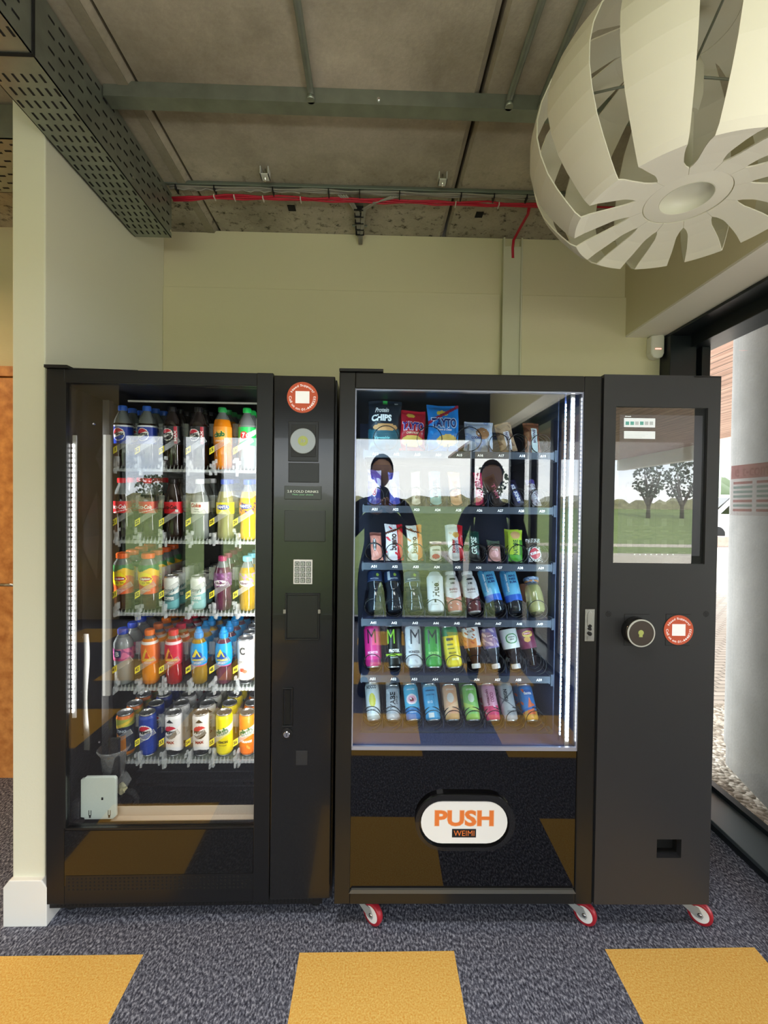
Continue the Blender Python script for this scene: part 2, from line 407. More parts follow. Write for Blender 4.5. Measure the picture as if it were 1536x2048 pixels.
# side wall ending in the pillar face
struct(MB().box(-1.224, XL, 1.52, YB, 0, ZC-.002).build('wall_left', 'pillar_paint', bevel=.004))
bb = MB()
bb.prism([(-1.243, 0), (-1.243, .135), (-1.224, .16), (XL, .16), (XL+.018, .135), (XL+.018, 0)][::-1], 1.503, YB)
struct(bb.build('baseboard_left', 'white_gloss_paint', bevel=.003))
# right hand header over the glazing
struct(box('wall_right', XR, 1.78, YR, YB, 2.375, ZC-.002, 'wall_paint'))
struct(box('trim_4', XR+.001, 1.535, YR, YB, 2.366, 2.3755, 'soffit_paint'))
# far left: door in the back wall
d = box('door_1', -2.62, -1.70, YB-.03, YB-.002, 0, 2.085, 'door_wood'); struct(d)
f = MB(); f.box(-2.68, -2.62, YB-.045, YB-.001, 0, 2.14); f.box(-1.70, -1.64, YB-.045, YB-.001, 0, 2.14); f.box(-2.62, -1.70, YB-.045, YB-.001, 2.09, 2.14)
f.build('door_frame', 'door_wood', d)
MB().tube([(-1.80, YB-.07, 1.02), (-1.90, YB-.07, 1.02)], .009).tube([(-1.80, YB-.07, 1.02), (-1.80, YB-.03, 1.02)], .009).build('door_handle', 'steel', d)
struct(box('wall_far_left', XE-.15, XE, YR, YB, 0, ZC, 'wall_paint'))
# rear wall (behind the camera) with full-height windows
cols = [(-4.2, -3.07), (-2.52, -2.33), (-2.01, -1.86), (1.64, 1.78)]
for i, (a, b_) in enumerate(cols):
    struct(box('wall_rear', a, b_, YR-.14, YR, 0, ZC, 'frame_black' if i else 'wall_paint'))
struct(box('wall_rear', -3.07, 1.64, YR-.14, YR, 2.34, ZC, 'frame_black'))
k = 1
for a, b_ in [(-3.07, -2.52), (-2.33, -2.01), (-1.86, 1.64)]:
    fr = MB()
    fr.box(a, b_, YR-.1, YR-.02, .0, .06); fr.box(a, b_, YR-.1, YR-.02, 2.28, 2.34); fr.box(a, a+.03, YR-.1, YR-.02, .06, 2.28); fr.box(b_-.03, b_, YR-.1, YR-.02, .06, 2.28)
    if b_ > 1: fr.box(1.125, 1.165, YR-.1, YR-.02, .06, 2.28); fr.box(-.4, -.36, YR-.1, YR-.02, .06, 2.28)
    wd = struct(fr.build('window_%d' % k, 'frame_black')); k += 1
    MB().box(a+.03, b_-.03, YR-.065, YR-.057, .06, 2.28).build('pane', 'window_glass', wd)
# right glazing: deep black frame
g = MB()
g.box(1.53, 1.64, YR, YB, 2.352, 2.366); g.box(1.64, 1.78, YR, YB, 2.292, 2.375)
g.box(1.53, 1.67, 2.262, YB-.001, 0, 2.352); g.box(1.67, 1.76, 2.29, YB-.001, 0, 2.292)
g.box(1.69, 1.735, 2.25, 2.29, .055, 2.292)
for y in (.62, -.62, -1.37, -2.0):
    g.box(1.68, 1.76, y-.04, y+.04, .05, 2.292)
wr = struct(g.build('window_4', 'frame_black', bevel=.003))
s_ = MB(); s_.box(1.532, 1.70, YR, 2.262, .038, .055); s_.build('sill', 'sill_metal', wr, bevel=.003)
s_ = MB(); s_.box(1.545, 1.78, YR, 2.262, .0, .038); s_.box(1.70, 1.735, YR, 2.29, .038, .075); s_.build('base_rail', 'frame_black', wr)
MB().box(1.712, 1.720, YR, 2.27, .07, 2.295).build('pane', 'window_glass', wr)
# notice stuck on the outside of the pane, seen from behind
nm = glassmat('notice_film', 1.05, (1, .97, .97), haze=.10); glassmat('notice_red', 1.05, (.86, .66, .66), haze=.08); glassmat('notice_teal', 1.05, (.74, .84, .83), haze=.08); glassmat('notice_pale', 1.05, (1, .97, .97), haze=.35)
def onpane(px, py, X=1.7225):
    r = ray(px, py); t = X/r.x; return r.y*t, HC+r.z*t
y0, z0 = onpane(1463, 932); y1, z1 = onpane(1560, 1033)
nt_ = MB(); W = y0-1.80
def NR(a, b_, c, d_, m): nt_.box(1.7215+.0006*m, 1.7218+.0006*m, y0-W*b_, y0-W*a, z0-(z0-z1)*d_, z0-(z0-z1)*c, m)
NR(0, 1, 0, 1, 0); NR(0, 1, .0, .27, 1)
for r_ in range(7):
    NR(.05, .42, .33+r_*.09, .38+r_*.09, 1 if r_ in (0, 4, 6) else 2); NR(.5, .95, .33+r_*.09, .38+r_*.09, 1 if r_ in (0, 4, 6) else 2)
T = Matrix.Translation((1.7245, 0, 0)) @ Matrix.Rotation(-PI/2, 4, 'Z')
nt_.text('e t-com', -(y0-W*.38), z0-(z0-z1)*.14, w=W*.62, h=.045, y=0, m=3, bold=.01, mirror=False, T=Matrix.Translation((1.7245, 0, 0)) @ Matrix.Rotation(PI/2, 4, 'Z') @ Matrix.Scale(-1, 4, (1, 0, 0)))
nt_.build('notice', ['notice_film', 'notice_red', 'notice_teal', 'notice_pale'], wr, label='faded red and white notice seen from its back through the pane')
# ================================================================== OUTSIDE
struct(MB().box(1.79, 60, -11.5, 60, -.12, -.03).build('ground', 'paving'), label='pale brick paving')
struct(MB().box(1.782, 2.75, -2.6, 3.25, -.119, -.02).build('ground', 'gravel'))
struct(MB().box(-60, 1.79, -60, -2.65, -.12, -.03).box(1.79, 60, -60, -11.5, -.12, -.031).build('ground', 'grass'))
struct(MB().box(1.9, 40, -15.2, -13.9, -.03, -.02).build('ground', 'gravel'))
cn = MB(); cn.box(1.78, 6.4, -9, 15, 2.75, 2.80); struct(cn.build('ceiling', 'canopy_boards'))
struct(box('trim_5', 6.36, 6.55, -9, 15, 2.47, 2.95, 'soffit_paint'))
sl_ = MB(); sl_.add([(-60, -34, -.1), (60, -34, -.1), (60, -18, -.1), (-60, -18, -.1), (-60, -34, 1.45), (60, -34, 1.45), (60, -18, -.031), (-60, -18, -.031)], [(3, 2, 6, 7), (0, 4, 5, 1), (4, 7, 6, 5), (0, 3, 7, 4), (1, 5, 6, 2), (0, 1, 2, 3)])
struct(sl_.build('ground', 'grass'), label='lawn rising gently to the hedge')
hd_ = MB(); rnd = random.Random(4); vs = []
for i in range(241):
    h_ = 2.0+.35*rnd.random()+.2*math.sin(i*.3); vs += [(-60+i*.5, -33.4, 1.2), (-60+i*.5, -33.6, h_), (-60+i*.5, -34, 1.2)]
hd_.add(vs, [(3*i+a, 3*i+3+a, 3*i+4+a, 3*i+1+a) for i in range(240) for a in (0, 1)])
tag(hd_.build('hedge', 'hedge'), 'pale wild hedge along the top of the lawn, seen mirrored in the glass', 'hedge')['kind'] = 'stuff'
col = MB(); n = 28; R = .10; hx, hy = .27, .30; pts = []
for i in range(n):
    a = 2*PI*i/n; c, s0 = math.cos(a), math.sin(a)
    pts.append(((hx-R)*(1 if c > 0 else -1)+R*c, (hy-R)*(1 if s0 > 0 else -1)+R*s0))
Tc = Matrix.Translation((2.25, 2.20, 0)) @ Matrix.Rotation(-.25, 4, 'Z')
for (za, zb, sc) in [(-.03, .10, .97), (.10, 2.748, 1.0)]:
    vs = [Tc @ Vector((x*sc, y*sc, z)) for z in (za, zb) for x, y in pts]
    col.add(vs, [tuple(range(n))[::-1], tuple(range(n, 2*n))]+[(i, (i+1) % n, (i+1) % n+n, i+n) for i in range(n)], 0)
tag(col.build('concrete_column', 'column_concrete'), 'grey weathered concrete column standing outside the glazing', 'column')
# distant van, low wall, street lamp, hill, trees
def outp(px, py, Y): 
    r = ray(px, py); t = Y/r.y; return r.x*t, HC+r.z*t
bx0, _ = outp(1425, 1050, 17); 
tag(MB().box(bx0-1, bx0+6, 17, 17.4, -.03, .38).build('low_wall', 'brick_wall', bevel=.02), 'low pinkish block wall at the far edge of the paving', 'wall')
Mv = Matrix.Translation((16.6, 20.5, -.03))
van = thing('van', 'white van parked behind the low wall outside', 'van', Mv)
v = MB(); v.prism([(-1.9, .45), (-1.9, 1.05), (-1.2, 1.25), (-.35, 2.05), (3.2, 2.15), (3.3, .4)][::-1], -1, 1); v.build('body', 'car_white', van, bevel=.08)
v = MB(); v.prism([(-.95, 1.28), (-.25, 1.95), (.55, 1.97), (.6, 1.25)][::-1], -1.02, -1.0); v.prism([(-1.28, 1.28), (-1.22, 1.28), (-.40, 2.03), (-.45, 2.03)][::-1], -.9, .9); v.build('window', 'gloss_black', van)
for x in (-1.05, 2.3):
    q = MB(); q.disc(x, -1.03, .36, .36, .25); q.build('wheel', 'rubber', van)
lx, lz = outp(1441, 880, 24)
sl = thing('street_lamp', 'grey street lamp with a long arm beyond the van', 'street lamp', Matrix.Translation((lx, 24, -.03)))
MB().tube([(0, 0, 0), (0, 0, lz)], .07).build('pole', 'galv', sl); MB().tube([(0, 0, lz), (1.4, 0, lz+.55)], .04).box(1.2, 1.8, -.1, .1, lz+.5, lz+.62).build('lamp_head', 'galv', sl)
struct(MB().box(14, 60, 34, 36, 0, 2.6).build('ground', 'car_white'), label='long white wall far across the car park')
hm = MB()
for i in range(24):
    x = 24+i*1.6; y = 45+random.random()*4; hm.lathe([(.1, 0), (2.6, .5), (3+random.random(), 1.8), (2.2, 3.2), (.2, 4.4+random.random()*1.4)], 10, 0, Matrix.Translation((x, y, 0)))
tag(hm.build('tree_line', 'leaf'), 'green line of trees far behind the white wall', 'trees')['kind'] = 'stuff'
def tree(x, y, h, wd, label, seed):
    rnd = random.Random(seed)
    t = thing('tree', label, 'tree', Matrix.Translation((x, y, .8)), None)
    tr = MB(); fo = MB()
    for b_ in range(7):
        a = rnd.random()*6.28; l = wd*(.3+.5*rnd.random()); top = Vector((math.cos(a)*l, math.sin(a)*l, h*(.6+.3*rnd.random())))
        tr.tube([(0, 0, 0), (0, 0, h*.22), top*.6+Vector((0, 0, h*.05)), top], [.14, .11, .06, .02], seg=6)
    for i in range(420):
        a = rnd.random()*6.28; rr = wd*math.sqrt(rnd.random()); z = h*(.38+.62*rnd.random()); k_ = math.sqrt(max(.03, 1-((z/h-.68)/.36)**2)); rr *= k_
        p = Vector((rr*math.cos(a), rr*math.sin(a), z)); s0 = .07+.06*rnd.random()
        u = Vector((rnd.uniform(-1, 1), rnd.uniform(-1, 1), rnd.uniform(-1, 1))).normalized()*s0; v_ = u.cross(Vector((rnd.uniform(-1, 1), rnd.uniform(-1, 1), .3))).normalized()*s0
        fo.add([p-u, p+v_, p+u, p-v_], [(0, 1, 2, 3)])
    tr.build('trunk', 'trunk', t); fo.build('foliage', 'leaf', t)
tree(18.1, -27, 3.8, 1.0, 'bushy small tree on the lawn, left one of the pair mirrored in the touch screen', 1)
tree(20.4, -27, 3.8, 1.2, 'bushy small tree on the lawn, right one of the pair mirrored in the touch screen', 2)
tree(7.4, -27, 3.6, 1.1, 'small tree mirrored beside the top shelf of the snack machine', 3)
tree(-15.0, -29, 2.6, 1.4, 'small tree mirrored over the second shelf of the drinks machine', 4)
# ================================================================== CEILING FITTINGS
def slots(mb, pts, m=1): pass
def tray(name, x0, x1, ya, yb, z0, z1, label, along='y', joint=None):
    t = thing(name, label, 'cable tray')
    th = .003; b = MB()
    b.box(x0, x1, ya, yb, z0, z0+th); 
    if along == 'y': b.box(x0, x0+th, ya, yb, z0, z1); b.box(x1-th, x1, ya, yb, z0, z1)
    else: b.box(x0, x1, ya, ya+th, z0, z1); b.box(x0, x1, yb-th, yb, z0, z1)
    b.build('channel', 'galv', t)
    s = MB(); e = .0012
    if along == 'y':
        n = int((yb-ya)/.042); w = x1-x0
        for i in range(n):
            y = ya+.02+i*.042; 
            if joint and abs(y-joint) < .05: continue
            for j in range(6):
                x = x0+w*(.08+.155*j)+(.012 if i % 2 else 0)
                s.box(x-.0032, x+.0032, y-.012, y+.012, z0-e, z0+.0005)
            for j in range(4):
                z = z0+.035+(z1-z0-.06)*j/3.2+(.01 if i % 2 else 0)
                for xx, dx in ((x1, e), (x0, -e)):
                    s.box(min(xx, xx+dx), max(xx, xx+dx), y-.012, y+.012, z-.003, z+.003)
    else:
        n = int((x1-x0)/.042); w = yb-ya
        for i in range(n):
            x = x0+.02+i*.042
            for j in range(7):
                y = ya+w*(.06+.14*j)+(.01 if i % 2 else 0)
                s.box(x-.012, x+.012, y-.0032, y+.0032, z0-e, z0+.0005)
    s.build('slot', 'slot_black', t, kind='stuff')
    if joint:
        j = MB(); j.box(x0-.004, x1+.004, joint-.004, joint+.004, z0-.004, z0); j.box(x1, x1+.004, joint-.004, joint+.004, z0, z1); j.build('joint', 'slot_black', t)
    bo = MB()
    for (y, z) in ((ya+.5, z0+.03), (yb-.33, z0+.03), (yb-.02, z0+.02), (yb-.1, z1-.04)):
        if along == 'y': bo.box(x1, x1+.006, y-.006, y+.006, z-.005, z+.005)
    if along == 'y': build_each(bo, 'bolt', 'chrome', t)
    return t
tray('cable_tray', -1.105, -.940, -.9, 2.055, 2.662, 2.862, 'big galvanised perforated cable tray running under the ceiling by the pillar', joint=1.235)
tray('cable_tray', -3.4, -1.235, 1.62, 1.90, 2.74, 2.86, 'smaller perforated cable tray seen left of the pillar', along='x')
st = thing('strut_channel', 'long galvanised steel strut crossing under the ceiling slabs', 'steel strut')
b = MB(); b.box(-.937, 1.336, 1.540, 1.544, 2.832, 2.883); b.box(-.937, 1.336, 1.544, 1.592, 2.832, 2.836); b.box(-.937, 1.336, 1.588, 1.592, 2.836, 2.883)
b.build('channel', 'galv', st)
b = MB()
for x in (.00, .84): b.disc(x, 1.536, 2.85, .006, .004, 0, 12)
build_each(b, 'bolt', 'chrome', st)
for x, wd in ((-.232, 'left-most steel conduit fixed to the ceiling above the strut, on its own'), (.452, 'left one of the two close steel conduits on the ceiling'), (.566, 'right one of the two close steel conduits on the ceiling')):
    t = thing('conduit', wd, 'conduit', Matrix.Translation((x, 0, 2.862)))
    MB().tube([(0, YR+.02, 0), (0, 1.50, 0), (0, 1.525, -.004), (0, 1.534, -.012), (0, 1.534, -.022)], .0115, seg=12).build('pipe', 'galv', t)
    MB().lathe([(.014, -.03), (.014, -.016)], 12, 0, Matrix.Translation((0, 1.534, 0))).build('coupling', 'galv', t)
# cable bundles
def cable(name, label, runs, r, m, cat='cables', ties=(), tiem='ink_black'):
    t = thing(name, label, cat); b = MB()
    for pts in runs: b.tube(pts, r, 0, 7)
    b.build('cable', m, t)
    if ties:
        q = MB()
        for (x, y, z, sx, sy, sz) in ties: q.box(x-sx, x+sx, y-sy, y+sy, z-sz, z+sz)
        build_each(q, 'cable_tie', tiem, t)
def wob(i, a): return a*math.sin(i*1.7)+a*.5*math.sin(i*4.1)
yc = 2.03; zc = 2.853
xr = [-.93+.08*i for i in range(24)]
cable('red_cable_bundle', 'red fire alarm cables strung along the ceiling above the wall', [[(x, yc+.006+k_*.007+wob(i+k_*2, .002), zc-.004+wob(i*1.3+k_, .003)-k_*.002+(.0 if i > 2 else -.006*(3-i))) for i, x in enumerate(xr) if x < .78] for k_ in range(3)]+
      [[(.70+k_*.008, yc+.01, zc-.004), (.718+k_*.006, yc+.08, zc-.002), (.716+k_*.006, yc+.2, zc), (.713+k_*.006, YB-.045, zc-.006), (.714+k_*.006, YB-.03, zc-.04), (.716+k_*.006, YB-.03, zc-.09)] for k_ in range(2)]+[[(.70, yc+.01, zc-.005), (.86, yc+.012, zc-.005), (1.3, yc+.014, zc-.005)]],
      .0042, 'cable_red', ties=[(x, yc+.012, zc-.012, .0016, .014, .007) for x in (-.74, -.65, -.52, -.35, .36, .56)], tiem='cable_white')
cable('grey_cable_bundle', 'grey cables clipped above the red cables along the ceiling', [[(x, yc-.022+k_*.006+wob(i*.8+k_, .002), zc+.012+wob(i+k_*3, .0025)) for i, x in enumerate(xr)] for k_ in range(4)]+
      [[(-.93+.02*i, yc-.012, zc+.006+wob(i, .004)) for i in range(30)]],
      .0036, 'cable_grey', ties=[(x, yc-.012, zc+.008, .0022, .018, .014) for x in (-.90, -.73, -.47, -.22, -.08, .10, .38, .53, .68)])
cable('grey_cable_branch', 'short grey cables branching down to the wall from the ceiling run', [[(-.18+.012*k_, yc-.012, zc), (-.13+.006*k_, yc+.03, zc-.006), (-.102+.005*k_, yc+.1, zc-.004), (-.098+.005*k_, YB-.06, zc-.006), (-.092+.003*k_, YB-.016, zc-.03)] for k_ in range(4)]+
      [[(.10-.012*k_, yc-.012, zc), (-.02+.004*k_, yc+.02, zc-.01), (-.07+.005*k_, yc+.07, zc-.008), (-.085+.003*k_, YB-.06, zc-.008), (-.086+.002*k_, YB-.016, zc-.03)] for k_ in range(4)],
      .0038, 'cable_grey', ties=[(-.088, y, zc-.004, .022, .002, .011) for y in (2.1, 2.15, 2.2, 2.25, 2.29)])
tag(MB().box(-.108, -.066, 2.09, 2.31, 2.869, 2.8835).box(-.125, -.05, 2.275, 2.285, 2.876, 2.8835).build('cable_bracket', 'galv', bevel=.002), 'thin steel bracket on the ceiling behind the grey cable branch', 'bracket')
tag(MB().box(-1.0, 1.33, yc-.034, yc-.018, 2.868, 2.883).build('cable_rail', 'galv_dark', bevel=.002), 'thin grey rail on the ceiling that carries the cables', 'cable rail')
for x, wd in ((-.482, 'left small bright steel clip on the ceiling above the cables'), (.281, 'right small bright steel clip on the ceiling above the cables')):
    t = thing('ceiling_clip', wd, 'clip', Matrix.Translation((x, 1.92, ZC)))
    MB().box(-.018, .018, -.02, .02, -.035, -.031).box(-.018, -.015, -.02, .02, -.035, 0).box(.015, .018, -.02, .02, -.035, 0).build('clip', 'offwhite', t)
    MB().tube([(0, 0, -.05), (0, 0, 0)], .004).build('bolt', 'chrome', t)
for x, y in ((-.414, 2.162), (.501, 2.172)):
    struct(MB().box(x-.018, x+.018, y-.02, y+.02, ZC-.003, ZC+.02).build('ceiling', 'slot_black'))
# trunking on the wall
tk = thing('cable_trunking', 'cream vertical cable trunking on the back wall right of centre', 'trunking')
MB().box(.676, .762, YB-.030, YB-.0005, 0, 2.825).build('cover', 'trim_paint', tk, bevel=.002)
build_each(MB().box(.668, .676, YB-.034, YB-.0005, 0, 2.868).box(.762, .770, YB-.034, YB-.0005, 0, 2.868), 'side_rail', 'trim_paint', tk)
# motion sensor
px0, pz0 = 1.487, 2.306
ms = thing('motion_sensor', 'cream motion sensor high on the back wall beside the black post', 'motion sensor', Matrix.Translation((px0, YB-.014, pz0)))
b = MB(); n = 12
pr = [(-.035, .055), (.030, .063), (.036, .05), (.036, -.035), (.028, -.055), (.0, -.064), (-.024, -.056), (-.036, -.035)]
b.prism(pr[::-1], -.045, 0); b.build('housing', 'pir_white', ms, bevel=.006)
MB().box(-.014, .018, -.0465, -.044, -.016, -.011).build('indicator_light', mat('red_glow', (1, .25, .2), emit=2.0), ms)
# ================================================================== PENDANT LAMP
LC = (.747, 1.059, 2.2)
ZS = .72
prof = [(.092, .0), (.12, -.003), (.16, -.010), (.20, -.020), (.225, -.027), (.247, -.036), (.262, -.026), (.285, .0), (.308, .04), (.332, .09), (.350, .15), (.360, .21), (.360, .27), (.350, .33), (.328, .40), (.290, .465), (.235, .52), (.16, .56), (.10, .575)]
prof = [(r, z if z <= 0 else z*ZS) for r, z in prof]
def ppt(i):
    i = max(0, min(len(prof)-1.0001, i)); a = int(i); t = i-a
    return prof[a][0]*(1-t)+prof[a+1][0]*t, prof[a][1]*(1-t)+prof[a+1][1]*t
lamp = thing('pendant_lamp', 'large cream pendant lamp of curved petals hanging from the ceiling at upper right', 'lamp', Matrix.Translation(LC))
sh = MB(); NP = 12; nseg = 72; nw = 10
def halfslot(u):   # half width of the slot in degrees along the profile index
    if u < 1.0: return .25
    if u < 17.2: return max(.25, 5.0*min(1, (u-1.0)/.8)**.5*min(1, (17.2-u)/4.0)**.5)
    return .0
for p in range(NP):
    a0 = math.radians(p*30+12)
    vs = []
    for i in range(nseg+1):
        u = i/nseg*(len(prof)-1); r, z = ppt(u); hs = math.radians(halfslot(u)); half = math.radians(15)-hs
        sw = math.radians(5.0)*math.sin(min(1, max(0, (u-1)/10))*PI/2)   # petals lean a little
        for j in range(nw+1):
            t = a0+sw+half*(2*j/nw-1); vs.append((r*math.cos(t), r*math.sin(t), z))
    sh.add(vs, [(i*(nw+1)+j, i*(nw+1)+j+1, (i+1)*(nw+1)+j+1, (i+1)*(nw+1)+j) for i in range(nseg) for j in range(nw)], 0, False)
    o = sh.build('petal', 'lamp_white', lamp); sh = MB()
    m_ = o.modifiers.new('thick', 'SOLIDIFY'); m_.thickness = .003; m_.offset = 0
ring = MB(); ring.lathe([(.056, .012), (.056, .001), (.058, 0), (.0895, 0), (.0905, .001), (.0905, .012)], 64, smooth=False, cap0=False, cap1=False); ring.build('bottom_ring', 'lamp_white', lamp)
MB().lathe([(.0, .03), (.055, .03), (.056, .0)], 48, cap0=False, cap1=False).build('diffuser', mat('diffuser', (.62, .62, .5), .4), lamp)
MB().lathe([(.10, .575*ZS), (.05, .58*ZS), (.03, .60*ZS), (.012, .62*ZS), (.012, .684)], 32, cap0=False).build('top_cap', 'lamp_white', lamp)
MB().tube([(0, 0, .045), (0, 0, .42)], .012).lathe([(.02, .20), (.03, .24), (.03, .30), (.018, .34)], 16).build('lamp_stem', 'lamp_white', lamp)
tr = MB()
for k_ in range(3):
    a = k_*2*PI/3+.4; tr.tube([(.02*math.cos(a), .02*math.sin(a), .30), (.16*math.cos(a), .16*math.sin(a), .35), (.24*math.cos(a), .24*math.sin(a), .372)], .003)
build_each(tr, 'strut', 'galv', lamp)

# ================================================================== THE TWO PEOPLE MIRRORED IN THE GLASS (standing behind the camera)
mat('cloth_black', (.012, .012, .014), .85, bump=(60, .1)); mat('cloth_navy', (.02, .022, .035), .85, bump=(60, .1)); mat('skin', (.55, .34, .25), .55); mat('hair_dark', (.02, .014, .01), .6); mat('denim', (.03, .035, .05), .85)
def skin_mesh(name, nodes, edges, root, m, parent, levels=2):
    me = bpy.data.meshes.new(name); me.from_pydata([n[0] for n in nodes], edges, []); me.materials.append(MATS[m])
    o = bpy.data.objects.new(name, me); C.objects.link(o); o.parent = parent
    md = o.modifiers.new('skin', 'SKIN'); md.use_smooth_shade = True
    for i, n in enumerate(nodes):
        r = n[1] if isinstance(n[1], tuple) else (n[1], n[1]); me.skin_vertices[0].data[i].radius = r; me.skin_vertices[0].data[i].use_root = (i == root)
    sd = o.modifiers.new('sub', 'SUBSURF'); sd.levels = levels; sd.render_levels = levels
    return o
def person(x, y, h, rz, label, arms, top, seedc):
    t = thing('person', label, 'person', Matrix.Translation((x, y, 0)) @ Matrix.Rotation(rz, 4, 'Z') @ Matrix.Scale(h/1.75, 4), 'people mirrored in the machine glass')
    N_ = [((0, 0, .98), (.145, .10)), ((0, .005, 1.12), (.13, .095)), ((0, .0, 1.28), (.15, .11)), ((0, -.005, 1.42), (.10, .075)), ((0, .005, 1.50), .055), ((0, .012, 1.56), .052)]
    E_ = [(0, 1), (1, 2), (2, 3), (3, 4), (4, 5)]
    for s0 in (-1, 1):
        b0 = len(N_); sh_, el, wr_ = arms[0 if s0 < 0 else 1]
        N_ += [((s0*.17, 0, 1.41), .058), (sh_, .048), (el, .038), (wr_, .028)]; E_ += [(3, b0), (b0, b0+1), (b0+1, b0+2), (b0+2, b0+3)]
        b1 = len(N_); N_ += [((s0*.10, 0, .90), .095), ((s0*.11, .01, .50), .06), ((s0*.115, -.01, .28), .056), ((s0*.12, -.02, .09), .042)]
        E_ += [(0, b1), (b1, b1+1), (b1+1, b1+2), (b1+2, b1+3)]
    skin_mesh('body', N_, E_, 0, top, t)
    hb = MB()   # head: shaped ellipsoid with nose, brow, chin and ears
    bm = bmesh.new(); bmesh.ops.create_uvsphere(bm, u_segments=32, v_segments=24, radius=1)
    for v in bm.verts:
        X, Y, Z = v.co; X2 = X*.076*(1-.22*max(0, -Z)); Y2 = Y*.095; Z2 = Z*.118
        if Y > 0: Y2 = Y*.092
        if Y > .6: 
            Y2 += .022*math.exp(-(X*X)/.012-((Z+.12)**2)/.03)      # nose
            Y2 -= .007*(math.exp(-((abs(X)-.36)**2)/.02-((Z-.08)**2)/.012))  # eye sockets
            Y2 += .006*math.exp(-(X*X)/.05-((Z+.50)**2)/.008)      # lips
        v.co = (X2, Y2+.012, Z2+1.665)
    hb.add([tuple(v.co) for v in bm.verts], [tuple(v.index for v in f.verts) for f in bm.faces], 0, True); bm.free()
    for s0 in (-1, 1): hb.lathe([(.004, -.004), (.018, .0), (.016, .008), (.003, .010)], 14, 0, Matrix.Translation((s0*.074, .005, 1.655)) @ Matrix.Rotation(s0*PI/2, 4, 'Y') @ Matrix.Scale(1.5, 4, (1, 0, 0)))
    hb.build('head', 'skin', t)
    hr_ = MB(); bm = bmesh.new(); bmesh.ops.create_uvsphere(bm, u_segments=32, v_segments=24, radius=1)
    vs = [(v.co.x*.084, v.co.y*.104+.002, v.co.z*.124+1.672) for v in bm.verts]
    fs = [tuple(v.index for v in f.verts) for f in bm.faces if all((v.co.z > .18+.62*max(0, v.co.y)) or (v.co.y < -.15 and v.co.z > -.55) for v in f.verts)]
    hr_.add(vs, fs, 0, True); bm.free(); o = hr_.build('hair', 'hair_dark', t); md = o.modifiers.new('s', 'SOLIDIFY'); md.thickness = .012; md.offset = 0
    for s0 in (-1, 1):
        sh_, el, wr_ = arms[0 if s0 < 0 else 1]; w_ = Vector(wr_); d_ = (w_-Vector(el)).normalized(); side = Vector((-s0, 0, 0)); 
        P_ = [w_, w_+d_*.04, w_+d_*.085]; nodes = [(P_[0], (.026, .020)), (P_[1], (.036, .018)), (P_[2], (.036, .015))]; ed = [(0, 1), (1, 2)]
        perp = d_.cross(Vector((0, 1, 0)) if abs(d_.y) < .8 else Vector((0, 0, 1))).normalized(); inn = d_.cross(perp)
        for k_, (off, ln) in enumerate(((-.027, .060), (-.009, .072), (.009, .068), (.026, .052))):
            b0 = len(nodes); a_ = P_[2]+perp*off
            nodes += [(a_, .0095), (a_+d_*ln*.5+inn*.006, .0088), (a_+d_*ln*.85+inn*.022, .0078)]; ed += [(2, b0), (b0, b0+1), (b0+1, b0+2)]
        b0 = len(nodes); a_ = P_[0]+d_*.03-perp*.034; nodes += [(a_, .012), (a_+d_*.03-perp*.016, .0105), (a_+d_*.055-perp*.02, .009)]; ed += [(1, b0), (b0, b0+1), (b0+1, b0+2)]
        skin_mesh('hand', nodes, ed, 1, 'skin', t, 1)
        sb_ = MB(); sb_.lathe([(.045, 0), (.048, .02), (.043, .05), (.03, .085), (.02, .095)], 16, 0, Matrix.Translation((s0*.12, .045, 0)) @ Matrix.Scale(2.5, 4, (0, 1, 0))); sb_.build('shoe', 'rubber', t)
    return t
person(.02, -.50, 1.80, 0, 'person in black holding up a phone, mirrored in the snack machine glass', [((-.26, .10, 1.20), (-.22, .27, 1.30), (-.10, .40, 1.40)) and ((-.25, .12, 1.18), (-.10, .36, 1.36), (-.10, .36, 1.36))] and [((-.25, .10, 1.17), (-.09, .33, 1.33), (-.07, .37, 1.36)), ((.25, .10, 1.17), (.09, .33, 1.33), (.07, .37, 1.36))], 'cloth_black', 0)
person(.86, -.42, 1.76, .15, 'person in dark navy standing beside the photographer, mirrored in the snack machine glass', [((-.25, -.01, 1.14), (-.24, .08, .90), (-.24, .10, .88)), ((.25, -.01, 1.14), (.24, .08, .90), (.24, .10, .88))], 'cloth_navy', 1)
# ================================================================== DRINKS MACHINE (left)
def UL(px, py, d=0): return U(ML, px, py, d)
def UR(px, py, d=0): return U(MR, px, py, d)
def rect(U_, d, x0, y0, x1, y1):
    """local x0,x1,z0,z1 of a pixel rectangle on the plane d"""
    a, b_ = U_(x0, (y0+y1)/2, d)[0], U_(x1, (y0+y1)/2, d)[0]; c, e = U_((x0+x1)/2, y1, d)[1], U_((x0+x1)/2, y0, d)[1]
    return a, b_, c, e
dm = thing('drinks_machine', 'black glass-fronted drinks vending machine beside the white pillar', 'vending machine', ML)
WL, HL, DL = .968, 1.898, .82
gx0, gx1 = UL(129, 1200)[0], UL(511, 1200)[0]; gz0, gz1 = UL(320, 1657)[1], UL(320, 767)[1]
xm = UL(545, 1200)[0]
t_ = .03; zt = HL-.015
b = MB()   # cabinet shell
b.box(.0, t_-.006, .03, DL, .06, zt); b.box(WL-t_, WL, .03, DL, .06, zt); b.box(t_, WL-t_, DL-t_, DL, .06, zt); b.box(t_, WL-t_, .03, DL-t_, zt-t_, zt); b.box(t_, WL-t_, .03, DL-t_, .06, .10)
b.build('cabinet', 'body_black', dm)
f = MB()   # door frame around the glass
